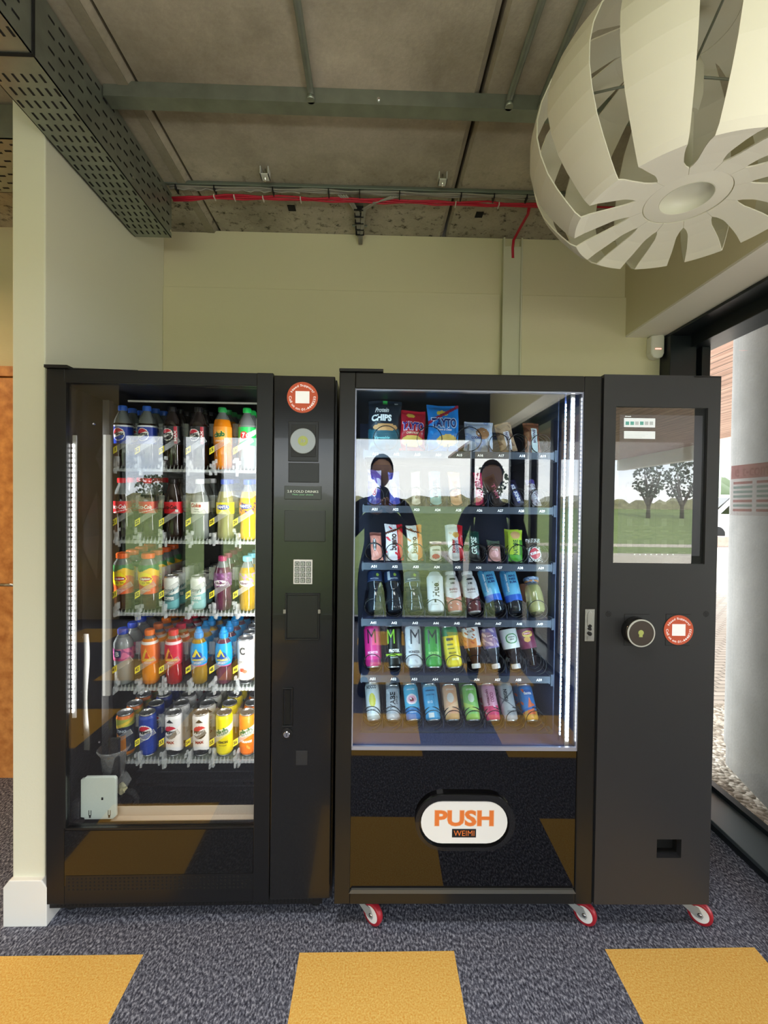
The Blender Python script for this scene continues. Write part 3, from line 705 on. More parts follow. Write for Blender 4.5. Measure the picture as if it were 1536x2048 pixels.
f.box(0, gx0, 0, .03, .075, HL-.004); f.box(gx1, xm-.003, -.004, .03, .075, HL-.004); f.box(gx0, gx1, 0, .03, gz1, HL-.004); f.box(gx0, gx1, 0, .03, .075, gz0)
df = f.build('door_frame', 'body_black', dm, bevel=.002)
MB().box(0, .075, -.012, .05, HL-.004, HL+.006).prism([(0, HL+.006), (.075, HL+.006), (.075, HL+.0), (.3, HL-.003), (.3, HL-.004), (0, HL-.004)][::-1], .0, .05).build('hinge_plate', 'body_black', dm)
f = MB(); f.box(gx0, gx0+.006, -.003, 0, gz0, gz1); f.box(gx0, gx1, -.003, 0, gz1-.004, gz1); f.box(gx0, gx1, -.003, 0, gz0, gz0+.006); f.build('glass_trim', 'aluminium' if 0 else 'black_plastic', dm)
MB().box(gx0+.002, gx1-.002, .006, .011, gz0+.002, gz1-.002).build('door_glass', 'drink_door_glass', dm)
lp = MB().box(gx0+.002, gx1-.002, -.0015, 0, .14, gz0-.004).build('lower_panel', mat('panel_gloss_l', (.006, .006, .006), .12, coat=.6), dm)
# perforated kick plates
gz = rect(UL, -.0015, 131, 1749, 508, 1782)
gr = MB(); gr.box(gz[0], gz[1], -.0025, -.0015, gz[2], gz[3]); 
for r_ in range(4):
    for i in range(44):
        x = gz[0]+.012+i*(gz[1]-gz[0]-.024)/43; z = gz[2]+.01+r_*(gz[3]-gz[2]-.02)/3; gr.box(x-.0028, x+.0028, -.0032, -.0024, z-.0028, z+.0028, 1)
gr.build('vent_grille', ['body_black', 'slot_black'], dm)
for x in (155, 171, 195, 252, 281, 310, 319, 350, 380, 440, 463):
    pass
k_ = MB(); k_.box(0, .935, .012, .06, .052, .078)
for r_ in range(2):
    for i in range(70): k_.box(.03+i*.0127-.0028, .03+i*.0127+.0028, .0112, .0121, .060+r_*.009-.0026, .060+r_*.009+.0026, 1)
k_.build('kick_grille', ['body_black', 'slot_black'], dm)
b = MB()
for x in (.04, WL-.06):
    for y in (.08, DL-.08): b.lathe([(.02, 0), (.02, .01), (.008, .012), (.008, .062)], 12, 0, Matrix.Translation((x, y, 0)))
build_each(b, 'foot', 'rubber', dm)
# selection column
cp = MB().box(xm, WL-.004, -.006, .03, .085, HL-.012).build('selection_panel', mat('panel_semi', (.013, .013, .014), .2, coat=.25), dm, bevel=.003)
MB().box(xm-.003, xm, .012, .03, .085, HL-.012).build('seam', 'slot_black', dm)
def plate(name, r_, y0, y1, m, parent, bevel=.0015, **k): return MB().box(r_[0], r_[1], y0, y1, r_[2], r_[3]).build(name, m, parent, bevel=bevel, **k)
def sticker(U_, cx, cy, rp, d, parent):
    x, z = U_(cx, cy, d); r0 = abs(U_(cx+rp, cy, d)[0]-x)
    s = MB(); s.disc(x, d-.0012, z, r0, .0012, 0, 48)
    s.disc(x, d-.0016, z, 0, 0, 2) if 0 else None
    s.box(x-r0*.45, x+r0*.45, d-.0016, d-.0012, z-r0*.38, z+r0*.40, 1)
    Tt = Matrix.Translation((x, 0, z))
    s.text('Need Support?', 0, 0, w=r0*1.75, h=r0*.19, y=d-.0018, m=1, bold=.01, arc=(r0*.76, PI/2), T=Tt)
    s.text('Call us on 01-4448233', 0, 0, w=r0*2.55, h=r0*.17, y=d-.0018, m=1, bold=.01, arc=(-r0*.78, -PI/2), T=Tt) if 0 else None
    # lower arc reads left to right along the bottom
    vs, fs = glyphs('Call us on 01-4448233', .01); xs = [v[0] for v in vs]; zs = [v[1] for v in vs]; W = max(xs)-min(xs); mx_ = (max(xs)+min(xs))/2; mz_ = (max(zs)+min(zs))/2; kk = r0*2.6/W; kz = r0*.16/(max(zs)-min(zs))
    out = []
    for a_, c_ in vs:
        ang = -PI/2+(a_-mx_)*kk/(r0*.78); rr = r0*.78-(c_-mz_)*kz; out.append((x+rr*math.cos(ang), d-.0018, z+rr*math.sin(ang)))
    s.add(out, fs, 1)
    s.build('sticker', ['sticker_orange', 'label_white'], parent, label='round orange support sticker with curved white lettering')
sticker(UL, 605, 795, 31, -.006, dm)
P0 = -.006
cr_ = plate('card_reader', rect(UL, P0, 577, 843, 637, 923), P0-.004, P0, 'black_plastic', dm)
r_ = rect(UL, P0, 583, 850, 632, 914); plate('reader_window', r_, P0-.006, P0-.004, 'inside_black', cr_)
x, z = UL(606, 882, P0-.01); r0 = .043
q = MB(); q.disc(x, P0-.012, z, r0, .007, 0, 40); q.build('reader_disc', mat('disc_silver', (.40, .44, .47), .35, metal=.2), cr_)
q = MB(); q.disc(x, P0-.0128, z, .017, .001, 0, 28); q.text('>>', x, z, w=.016, h=.014, y=P0-.0133, m=1, bold=.02); q.build('reader_symbol', [mat('reader_green', srgb(196, 208, 120), .4), 'disc_silver'], cr_)
plate('blank_plate', rect(UL, P0, 577, 926, 638, 965), P0-.003, P0, 'black_plastic', dm)
dr = rect(UL, P0, 569, 972, 643, 999); dp = plate('display', dr, P0-.003, P0, mat('display_dark', (.03, .035, .025), .25), dm)
q = MB(); q.text('2.8 COLD DRINKS', (dr[0]+dr[1])/2, dr[2]+.027, w=.105, h=.008, y=P0-.0034, m=0); q.text('Make your choice', (dr[0]+dr[1])/2, dr[2]+.016, w=.07, h=.006, y=P0-.0034, m=1)
q.build('display_text', [mat('lcd_white', (.7, .75, .65), emit=.25), mat('lcd_green', (.25, .6, .3), emit=.25)], dp)
pr_ = rect(UL, P0, 569, 1021, 651, 1083); plate('cover_plate', pr_, P0-.003, P0, mat('panel_semi2', (.02, .02, .02), .3, coat=.1), dm)
kr = rect(UL, P0, 587, 1119, 625, 1168); kp = plate('keypad', kr, P0-.004, P0, 'white', dm)
q = MB(); qq = MB()
names = ['1', '2', '3', '4', '5', '6', '7', '8', '9', '*', '0', '#']
for r__ in range(4):
    for c__ in range(3):
        x = kr[0]+(kr[1]-kr[0])*(.2+.3*c__); z = kr[3]-(kr[3]-kr[2])*(.17+.225*r__)
        kb = MB().box(x-.0078, x+.0078, P0-.0055, P0-.004, z-.0078, z+.0078, 0).box(x-.006, x+.006, P0-.0065, P0-.0055, z-.006, z+.006, 1)
        kb.text(names[r__*3+c__], x, z, h=.0062, w=.004, y=P0-.0067, m=0, bold=.02); kb.build('key', ['body_grey', 'aluminium'], kp)
cr2 = rect(UL, P0, 574, 1190, 636, 1276); cf = plate('coin_return', cr2, P0-.002, P0, 'black_plastic', dm)
f = MB(); e = .006
f.box(cr2[0]-e, cr2[0], P0-.006, P0, cr2[2]-e, cr2[3]+e); f.box(cr2[1], cr2[1]+e, P0-.006, P0, cr2[2]-e, cr2[3]+e); f.box(cr2[0], cr2[1], P0-.006, P0, cr2[3], cr2[3]+e); f.box(cr2[0], cr2[1], P0-.006, P0, cr2[2]-e, cr2[2]); f.build('coin_return_frame', 'body_black', cf, bevel=.001)
q = MB()
for px in (570, 639):
    x, z = UL(px, 1221, P0); q.box(x-.004, x+.004, P0-.010, P0-.006, z-.008, z+.005)
build_each(q, 'scuff', 'cable_grey', cf)
hr = rect(UL, P0, 567, 1377, 584, 1450)
hd = MB(); hd.box(hr[0]-.003, hr[1]+.003, P0-.006, P0, hr[2]-.004, hr[2]); hd.box(hr[0]-.003, hr[1]+.003, P0-.006, P0, hr[3], hr[3]+.004); hd.box(hr[0]-.003, hr[0], P0-.006, P0, hr[2], hr[3]); hd.box(hr[1], hr[1]+.003, P0-.006, P0, hr[2], hr[3])
hd.box(hr[0]+.006, hr[1]-.006, P0-.003, P0-.0005, hr[2]+.004, hr[3]-.004, 1)
hd.build('door_handle', ['black_plastic', 'slot_black'], dm, bevel=.001)
x, z = UL(574, 1467, P0); lk = MB(); lk.disc(x, P0-.004, z, .019, .004, 0, 24); lk.disc(x, P0-.010, z, .011, .006, 1, 24); lk.box(x-.001, x+.001, P0-.0105, P0-.0098, z-.005, z+.005, 0); lk.build('lock', ['black_plastic', 'chrome'], dm)
plate('small_cover', rect(UL, P0, 592, 1501, 615, 1530), P0-.002, P0, 'body_grey', dm)
# interior
il = MB()
il.box(t_-.004, t_-.001, .05, DL-t_, .1, zt-t_); il.box(gx1+.09, gx1+.092, .05, DL-t_, .1, zt-t_); il.box(t_, gx1+.09, .60, .602, .1, zt-t_)
il.box(t_+.002, t_+.10, .595, .6, .5, zt-t_)
il.build('liner', 'inside_black', dm)
# pressed diamonds on the left inner wall
dmn = MB()
for (z, y, w_, h_) in [(1.62, .28, .07, .10), (1.50, .40, .09, .13), (1.32, .22, .11, .17), (1.12, .40, .09, .15), (1.70, .50, .06, .09)]:
    dmn.add([(t_+.003, y-w_, z), (t_+.003, y, z-h_), (t_+.003, y+w_, z), (t_+.003, y, z+h_), (t_+.012, y, z)], [(0, 1, 4), (1, 2, 4), (2, 3, 4), (3, 0, 4)])
mat('inside_semi', (.035, .036, .04), .35); build_each(dmn, 'pressed_panel', 'inside_semi', dm)
# LED strip down the left side, lit lamp
def led_or_reflection(U_, d, px, y0, y1, parent, m, step=.017, sx=.0035, ch=(-.008, .008), chm='led_channel'):
    x, za = U_(px, y0, d); _, zb = U_(px, y1, d)
    c = MB().box(x+ch[0], x+ch[1], d+.002, d+.006, zb-.02, za+.02).build('led_channel', chm, parent)
    s = MB(); n = int((za-zb)/step)
    for i in range(n): s.box(x-sx, x+sx, d-.001, d+.002, zb+i*step, zb+i*step+step*.62)
    s.build('led_or_reflection', m, parent)
    return x, za, zb
x, za, zb = led_or_reflection(UL, .034, 146, 882, 1425, dm, 'led_left', ch=(-.003, .010), sx=.0022)
def light(parent, M, loc, rot, sx, sy, p, col):
    o = area('lamp_light', (0, 0, 0), (0, 0, 0), sx, sy, p, col); o.parent = parent
    o.matrix_local = Matrix.Translation(loc) @ rot; return o
light(dm, ML, (x+.015, .07, (za+zb)/2), Matrix.Rotation(PI/2, 4, 'X') @ Matrix.Rotation(-.95, 4, 'Y'), .02, 1.1, 1.6, (1, .98, .95))
light(dm, ML, (.70, .055, 1.15), Matrix.Rotation(PI/2, 4, 'X') @ Matrix.Rotation(.9, 4, 'Y'), .02, 1.2, 3.5, (1, .98, .95))
MB().box(.685, .705, .048, .052, .55, 1.75).build('led_channel', 'led_channel', dm)
x0, z0 = UL(255, 801, .05); x1, _ = UL(520, 801, .05)
MB().box(x0, x1+.02, .052, .056, z0-.004, z0+.002).build('top_bar', 'aluminium', dm)
# lift column and arm
x0, z0 = UL(212, 800, .10); x1, z1 = UL(225, 1505, .125)
lift = MB(); lift.box(x0-.012, x1, .10, .125, z1, z0); lift.build('lift_column', 'black_plastic', dm)
x0, z0 = UL(209, 870, .095); x1, z1 = UL(213, 1390, .095)
MB().box(x0, x1, .088, .098, z1, z0).build('lift_rail', 'aluminium', dm)
x0, z0 = UL(214, 870, .095); x1, z1 = UL(223, 1390, .095)
MB().box(x0, x1-.002, .088, .098, z1, z0).build('lift_rail', mat('rail_grey', (.15, .145, .13), .5), dm)
xa, za_ = UL(218, 1505, .09)
cg = MB(); cg.lathe([(.034, -.10), (.042, -.02), (.055, .0), (.052, .004)], 20, 0, Matrix.Translation((xa, .12, za_)), cap0=True, cap1=False); cg.build('lift_carriage', 'clear_film', dm)
MB().box(xa-.03, xa+.03, .10, .15, za_-.10, za_-.03).box(xa+.005, xa+.035, .085, .1, za_-.09, za_+.05).build('lift_motor', 'black_plastic', dm)
# cable guide strip
x0, z0 = UL(172, 1268, .09); x1, z1 = UL(176, 1500, .09)
cgp = MB(); m_ = 14
for i in range(m_):
    za1 = z0-(z0-z1)*i/m_; za2 = z0-(z0-z1)*(i+1)/m_; xx = x0+.004*math.sin(i*.6); xx2 = x0+.004*math.sin((i+1)*.6)
    cgp.add([(xx-.010, .09, za1), (xx+.010, .088, za1), (xx2+.010, .088, za2), (xx2-.010, .09, za2), (xx-.010, .094, za1), (xx+.010, .092, za1), (xx2+.010, .092, za2), (xx2-.010, .094, za2)], [(0, 3, 2, 1), (4, 5, 6, 7), (1, 2, 6, 5), (0, 4, 7, 3)])
cgp.build('cable_guide', mat('guide_grey', (.075, .075, .07), .6), dm)
q = MB()
for (px, py) in ((163, 1275), (163, 1383), (166, 1469), (199, 1484), (161, 841), (188, 848)):
    x, z = UL(px, py, .085); q.disc(x, .083, z, .0035, .004, 0, 10)
build_each(q, 'rivet', 'chrome', dm)
# control box
r_ = rect(UL, .06, 163, 1553, 233, 1637)
cb = MB(); w_ = r_[1]-r_[0]; h_ = r_[3]-r_[2]
cb.prism([(r_[0]+.012, r_[2]), (r_[1]-.010, r_[2]), (r_[1], r_[2]+.010), (r_[1], r_[3]-.006), (r_[1]-.006, r_[3]), (r_[0]+.016, r_[3]), (r_[0]+.010, r_[3]-.006), (r_[0], r_[3]-.008), (r_[0], r_[2]+.008), (r_[0]+.012, r_[2]+.006)][::-1], .055, .068)
cbo = cb.build('control_box', mat('box_pale', srgb(214, 224, 216), .5), dm, bevel=.002)
q = MB()
for fx, fz in ((.62, .50), (.27, .08), (.82, .08)): q.box(r_[0]+w_*fx-.003, r_[0]+w_*fx+.003, .0535, .0555, r_[2]+h_*fz-.005, r_[2]+h_*fz+.004)
for fx in (.24, .30, .79, .85): q.box(r_[0]+w_*fx-.0007, r_[0]+w_*fx+.0007, .0535, .0555, r_[2]+h_*.10, r_[2]+h_*.22)
build_each(q, 'slot', 'slot_black', cbo)
# crumpled bag and hose behind the box
def blob(cx, cy, cz, sx, sy, sz, seed, n=3):
    rnd = random.Random(seed); bm = bmesh.new(); bmesh.ops.create_icosphere(bm, subdivisions=n, radius=1)
    vs = [(cx+v.co.x*sx*rnd.uniform(.62, 1.15), cy+v.co.y*sy*rnd.uniform(.7, 1.1), cz+v.co.z*sz*rnd.uniform(.65, 1.15)) for v in bm.verts]
    fs = [tuple(v.index for v in f.verts) for f in bm.faces]; bm.free(); return vs, fs
xb, zb_ = UL(247, 1560, .14); q = MB(); q.add(*blob(xb, .14, zb_, .028, .02, .034, 3, 2)); q.build('plastic_bag', 'clear_film', dm)
xb, zb_ = UL(243, 1577, .15); q = MB(); q.add(*blob(xb, .15, zb_, .02, .012, .024, 5, 2)); q.build('bag_filling', mat('cream', srgb(226, 220, 176), .7), dm)
xb, zb_ = UL(254, 1600, .17); q = MB(); q.tube([(xb+.035*math.cos(a), .17, zb_+.035*math.sin(a)) for a in [i*.35 for i in range(19)]], .011); q.build('hose', 'rubber', dm)
# collecting tray
r_ = rect(UL, .06, 232, 1622, 509, 1640)
MB().box(r_[0]-.02, r_[1]+.10, .06, .085, r_[2]-.003, r_[2]).box(r_[0]-.02, r_[1]+.1, .085, .088, r_[2], r_[3]+.001).build('collecting_tray', mat('tray_cream', srgb(205, 190, 172), .45), dm)
MB().box(t_, gx1+.09, .045, .06, r_[2]-.03, r_[2]-.004).box(t_, gx1+.09, .04, .055, r_[2]-.04, r_[2]-.036).build('tray_rail', 'black_plastic', dm)
q = MB()
for py, th in ((1543, .003), (1562, .006), (1572, .003)):
    z = UL(400, py, .33)[1]; q.box(.13, gx1+.09, .33, .60, z-th, z+th)
build_each(q, 'inner_rail', 'inside_semi', dm)
q = MB()
for py, px in ((1565, 488), (1565, 502)):
    x, z = UL(px, py, .32); q.disc(x, .318, z, .004, .003, 0, 10)
build_each(q, 'rivet', 'chrome', dm)
q = MB(); x, z = UL(152, 1620, .06); q.box(x-.012, x+.014, .055, .08, z-.03, z+.03); q.box(x-.006, x+.03, .05, .07, z-.05, z-.04); q.build('lock_plate', 'body_grey', dm, bevel=.003)
# shelves, 6 lanes each
LS_Y = [938, 1081, 1225, 1374, 1519]; LD = .145
TILT = math.radians(4.2)
LX = [[250, 298, 348, 400, 447, 496], [248, 299, 349, 402, 452, 497], [250, 300, 345, 398, 447, 496], [250, 303, 350, 400, 449, 493], [254, 298, 350, 404, 450, 496]]
TAGX = [234, 280, 328, 381, 428, 475]
LZ = []
tag_yellow_black = ['clear_plastic', 'tag_yellow', 'ink_black', 'clear_film']
for si, py in enumerate(LS_Y):
    zs = UL(370, py, LD)[1]; LZ.append(zs)
    xa_, xb_ = UL(226, py, LD)[0], gx1+.085
    s = MB(); Ts = Matrix.Translation((0, LD, zs)) @ Matrix.Rotation(TILT, 4, 'X')
    s.box(xa_, xb_, .004, .44, -.006, -.001, 0, Ts)
    shf = s.build('shelf', 'galv_dark', dm)
    s = MB(); s.box(xa_, xb_, LD-.004, LD+.004, zs-.012, zs-.002)
    n = 48
    for i in range(n):
        x = xa_+.004+i*(xb_-xa_-.008)/(n-1)
        s.add([(x-.0035, LD-.006, zs-.012), (x+.0035, LD-.006, zs-.012), (x+.0035, LD, zs-.012), (x-.0035, LD, zs-.012), (x+.003, LD-.002, zs+.016)], [(0, 1, 4), (1, 2, 4), (2, 3, 4), (3, 0, 4), (0, 3, 2, 1)])
    s.build('comb_strip', 'clear_plastic', shf)
    for li in range(6):
        x, zz = UL(TAGX[li]-3, py-37, LD-.012); x2 = UL(TAGX[li], py-10, LD)[0]
        dv = MB(); rnd = random.Random(si*10+li)
        for q_ in range(9):   # moulded clip at the foot of the divider
            a, h_ = rnd.uniform(-.013, .013), rnd.uniform(-.02, .042); dv.box(x2-.003+a, x2+.003+a, LD-.016+rnd.uniform(-.004, .006), LD-.004, zs+h_-.007, zs+h_+.006)
        dv.box(x2-.003, x2+.003, LD-.012, LD+.38, zs-.01, zs+.03)                       # low divider wall
        xs_, zs2 = UL(TAGX[li]+43, py-78, LD+.05)
        if li < 5: 
            for e in (0, .05): dv.box(xs_-.011, xs_+.011, LD+.05+e, LD+.053+e, zs2-.024, zs2+.024)
            dv.box(xs_-.0015, xs_+.0015, LD+.053, LD+.30, zs2-.05, zs2+.024)
        # slanting price holder
        Tt = Matrix.Translation((x, LD-.018, zz)) @ Matrix.Rotation(-math.radians(33), 4, 'Y')
        dv.box(0, .075, -.001, 0, -.0085, .0085, 3, Tt)
        for zr in (-.009, .008): dv.box(0, .075, -.0022, -.001, zr, zr+.0012, 0, Tt)
        dv.box(.073, .0745, -.0022, -.001, -.009, .009, 0, Tt)
        tl = math.radians(33)
        pts_ = [(-.008, -.017), (.009, -.006), (.009, .017), (-.008, .006)]
        Tp = Matrix.Translation((x, LD-.022, zz))
        dv.prism(pts_[::-1], 0, .0015, 1, Tp)
        dv.text('%d%d' % (si+1, li+1), .0005, 0, w=.0125, h=.013, y=-.0006, m=2, bold=.03, T=Tp, warp=lambda a, c: (a, -.0006, c+a*.62))
        dv.build('lane_divider', tag_yellow_black, shf)
# ================================================================== SNACK MACHINE (right)
sm = thing('snack_machine', 'black snack and drinks vending machine on red castors with a side cabinet and touch screen', 'vending machine', MR)
def zx(px, py, d=0): return UR(px, py, d)
HM = UR(930, 748)[1]; ZB0 = UR(930, 1809)[1]
X0 = UR(673, 1300)[0]; X1 = UR(1195, 1300)[0]; X2 = UR(1428, 1300)[0]
a = rect(UR, 0, 706, 779, 1165, 1499); gx0r, gx1r, gz0r, gz1r = UR(706, 1200)[0], UR(1161, 1200)[0], UR(930, 1499)[1], UR(930, 780)[1]
DR = .84; t_ = .03
b = MB(); b.box(X0, X0+t_, .04, DR, ZB0, HM-.004); b.box(X1-t_, X1, .04, DR, ZB0, HM-.004); b.box(X0+t_, X1-t_, DR-t_, DR, ZB0, HM-.004); b.box(X0+t_, X1-t_, .04, DR-t_, HM-t_-.004, HM-.004); b.box(X0+t_, X1-t_, .04, DR-t_, ZB0, ZB0+.03)
b.build('cabinet', 'body_black', sm)
f = MB(); f.box(X0, gx0r, 0, .04, ZB0, HM); f.box(gx1r, X1-.002, 0, .04, ZB0, HM); f.box(gx0r, gx1r, 0, .04, gz1r, HM); 
lzb = UR(930, 1779)[1]
f.box(gx0r, gx1r, 0, .04, ZB0, lzb-.012)
f.build('door_frame', mat('frame_satin', (.013, .013, .013), .3), sm, bevel=.003)
MB().prism([(gx0r-.003, lzb-.013), (gx1r+.003, lzb-.013), (gx1r-.006, lzb), (gx0r+.006, lzb)][::-1], -.002, .02).build('frame_lip', mat('lip_grey', (.09, .09, .085), .35), sm)
MB().box(X0, X0+.145, -.01, .06, HM, HM+.010).box(X1+.30, X2+.0, -.004, .07, HM-.002, HM+.006).build('hinge_plate', 'body_black', sm, bevel=.002)
MB().box(gx0r, gx1r, .012, .017, gz0r, gz1r).build('door_glass', 'door_glass', sm)
f = MB(); f.box(gx0r, gx1r, .004, .012, gz0r-.006, gz0r+.006); f.box(gx0r, gx1r, .004, .012, gz1r-.004, gz1r+.003); f.box(gx0r-.001, gx0r+.004, .004, .012, gz0r, gz1r); f.box(gx1r-.004, gx1r+.001, .004, .012, gz0r, gz1r)
f.build('glass_edge', mat('edge_light', (.42, .46, .62), .2, metal=.3), sm)
lowp = MB().box(gx0r, gx1r, .006, .02, lzb-.004, gz0r-.006).build('lower_panel', 'gloss_black', sm)
# push flap
def pill(x0, x1, z0, z1, n=14, k=1.0):
    r0 = (z1-z0)/2; cz = (z0+z1)/2; pts = []
    for s0, cx_ in ((1, x1-r0), (-1, x0+r0)):
        for i in range(n+1):
            a_ = -PI/2+PI*i/n; pts.append((cx_+s0*r0*math.cos(a_), cz+s0*r0*math.sin(a_)))
    return pts
r_ = rect(UR, -.008, 829, 1589, 1032, 1702); r2 = rect(UR, -.008, 842, 1603, 1015, 1687)
pf = MB(); P1 = pill(r_[0], r_[1], r_[2], r_[3]); P2 = pill(r2[0]-.006, r2[1]+.006, r2[2]-.012, r2[3]+.003); n = len(P1)
vs = [(x*.985+.015*(r_[0]+r_[1])/2, .008, z*.97+.03*(r_[2]+r_[3])/2-.004) for x, z in P1]+[(x*.985+.015*(r_[0]+r_[1])/2, -.010, z*.985+.015*(r_[2]+r_[3])/2) for x, z in P1]+[(x, -.010, z) for x, z in P2]+[(x, .003, z) for x, z in P2]
pf.add(vs, [(k_*n+i, k_*n+(i+1) % n, (k_+1)*n+(i+1) % n, (k_+1)*n+i) for k_ in range(3) for i in range(n)]+[tuple(range(3*n, 4*n))])
fl = pf.build('push_flap', mat('flap_black', (.012, .012, .013), .22, coat=.5), sm)
pp = MB(); pp.prism(pill(r2[0], r2[1], r2[2], r2[3])[::-1], -.0075, -.006, 0)
t1 = rect(UR, -.008, 870, 1621, 987, 1652)
pp.text('PUSH', (t1[0]+t1[1])/2, (t1[2]+t1[3])/2, w=t1[1]-t1[0]+.004, h=t1[3]-t1[2]+.004, y=-.0078, m=2, bold=.05)
pp.text('PUSH', (t1[0]+t1[1])/2, (t1[2]+t1[3])/2, w=t1[1]-t1[0], h=t1[3]-t1[2], y=-.0081, m=1, bold=.03)
t1 = rect(UR, -.008, 904, 1658, 952, 1675); pp.box(t1[0], t1[1], -.0079, -.0075, t1[2], t1[3], 3)
pp.text('WEIMI', (t1[0]+t1[1])/2, (t1[2]+t1[3])/2, w=(t1[1]-t1[0])*.86, h=(t1[3]-t1[2])*.64, y=-.0083, m=1, bold=0)
pp.build('push_plate', ['white', mat('push_orange', srgb(240, 130, 60), .5), mat('push_peach', srgb(246, 190, 150), .5), 'ink_black'], fl, label='white pill-shaped plate with orange lettering')
# side cabinet
Zs0 = UR(1310, 1807)[1]; Zs1 = UR(1315, 751)[1]
scr = rect(UR, 0, 1229, 815, 1412, 1127); scr = (UR(1228, 970)[0], UR(1411, 970)[0], UR(1320, 1127)[1], UR(1320, 815)[1])
xs0 = X1+.003
b = MB(); b.box(xs0, scr[0], -.004, .02, Zs0, Zs1); b.box(scr[1], X2, -.004, .02, Zs0, Zs1); b.box(scr[0], scr[1], -.004, .02, scr[3], Zs1)
rc = (UR(1312, 1695)[0], UR(1361, 1695)[0], UR(1337, 1714)[1], UR(1337, 1677)[1])
b.box(scr[0], scr[1], -.004, .02, rc[3], scr[2]); b.box(scr[0], rc[0], -.004, .02, rc[2], rc[3]); b.box(rc[1], scr[1], -.004, .02, rc[2], rc[3]); b.box(scr[0], scr[1], -.004, .02, Zs0, rc[2])
b.build('side_panel', 'body_grey', sm)
b = MB(); b.box(xs0, X2, .02, .62, Zs0, Zs0+.02); b.box(xs0, xs0+.01, .02, .62, Zs0, Zs1-.002); b.box(X2-.01, X2, .02, .62, Zs0, Zs1-.002); b.box(xs0, X2, .61, .62, Zs0, Zs1-.002); b.box(xs0, X2, .02, .62, Zs1-.012, Zs1-.002)
b.build('side_cabinet', 'body_grey', sm)
MB().box(X1-.002, xs0, .008, .04, ZB0, HM-.004).build('seam', 'slot_black', sm)
b = MB(); b.box(rc[0], rc[1], .04, .045, rc[2], rc[3]); b.box(rc[0]-.004, rc[0], .02, .045, rc[2], rc[3]); b.box(rc[1], rc[1]+.004, .02, .045, rc[2], rc[3]); b.box(rc[0], rc[1], .02, .045, rc[2]-.004, rc[2]); b.box(rc[0], rc[1], .02, .045, rc[3], rc[3]+.004)
b.add([(rc[0], .0, rc[3]), (rc[0]+.0, .04, rc[2]+.03), (rc[1]-.02, .04, rc[2]+.03), (rc[1]-.02, .0, rc[3])], [(0, 1, 2, 3)], 1)
b.build('pull_recess', ['slot_black', 'body_grey'], sm)
glassmat('screen_glass', 2.5)
sb = MB().box(scr[0], scr[1], .004, .012, scr[2], scr[3]).build('touch_screen', 'ink_black', sm)
SG = mat('screen_surface', (.02, .02, .024), .0, spec=1, ior=1.9, coat=1)
SG.node_tree.nodes['Principled BSDF'].inputs['Coat IOR'].default_value = 1.9
MB().box(scr[0]+.0005, scr[1]-.0005, .001, .004, scr[2]+.0005, scr[3]-.0005).build('screen_glass', 'screen_glass', sb)
def sp(px, py): return UR(px, py, .004)
def srect(q, a, b_, c, d_, m, y=.0036): 
    x0, z1_ = UR(a, b_, .004); x1_, z0_ = UR(c, d_, .004); q.box(x0, x1_, y-.0001, .0039, z0_, z1_, m)
q = MB()
srect(q, 1240, 829, 1399, 1112, 0, .0038); srect(q, 1248, 836, 1310, 855, 1); srect(q, 1248, 862, 1310, 878, 1)
for i in range(6): srect(q, 1251+i*9.6, 843, 1258+i*9.6, 850, 2 if i in (0, 1, 3) else 3, .0034)
for i in range(4):
    srect(q, 1250, 865+i*3, 1302-i*6, 866+i*3, 3, .0034)
for r__ in range(3):
    for c__ in range(4):
        a_ = 1243+c__*34.5; b0 = 985+r__*43; srect(q, a_, b0, a_+32, b0+40, 4, .0037); srect(q, a_+11, b0+9, a_+21, b0+24, 5, .0035); srect(q, a_+9, b0+33, a_+24, b0+35, 5, .0035)
for i in range(8):
    x, z = sp(1269+i*11, 1109); q.box(x-.0018, x+.0018, .0034, .0039, z-.0018, z+.0018, 1)
srect(q, 1250, 832, 1262, 833.5, 1)
q.text('Retail', *UR(1256, 832.5, .004), w=.018, h=.003, y=.0033, m=1)
q.build('display', [mat("ui_bg", (.05, .05, .06), emit=.3, rough=.4), mat('ui_card', (.75, .82, .84), emit=.5), mat('ui_teal', (.05, .35, .30), emit=.4), mat('ui_grey', (.45, .5, .52), emit=.4), mat('ui_tile', (.07, .07, .08), emit=.2), mat('ui_pic', (.11, .11, .12), emit=.2)], sb)
# latch
r_ = rect(UR, 0, 1169, 1218, 1188, 1282)
la = MB(); la.box(r_[0], r_[1], -.003, 0, r_[2], r_[3], 0); w_ = r_[1]-r_[0]
la.prism(pill(r_[0]+w_*.22, r_[1]-w_*.22, r_[3]-.062, r_[3]-.004) if 0 else [(r_[0]+w_*.25, r_[3]-.055), (r_[1]-w_*.25, r_[3]-.055), (r_[1]-w_*.25, r_[3]-.014), (r_[0]+w_*.5, r_[3]-.005), (r_[0]+w_*.25, r_[3]-.014)][::-1], -.005, -.003, 1)
for dz_ in (.042, .052): la.disc((r_[0]+r_[1])/2, -.008, r_[2]+dz_, .0055, .004, 2, 14)
la.disc((r_[0]+r_[1])/2, -.009, r_[2]+.026, .0065, .004, 2, 14); la.box(r_[0]+w_*.25, r_[1]-w_*.25, -.006, -.003, r_[2]+.004, r_[2]+.018, 0)
la.build('latch', ['steel', 'aluminium', 'body_black'], sm, bevel=.0008)
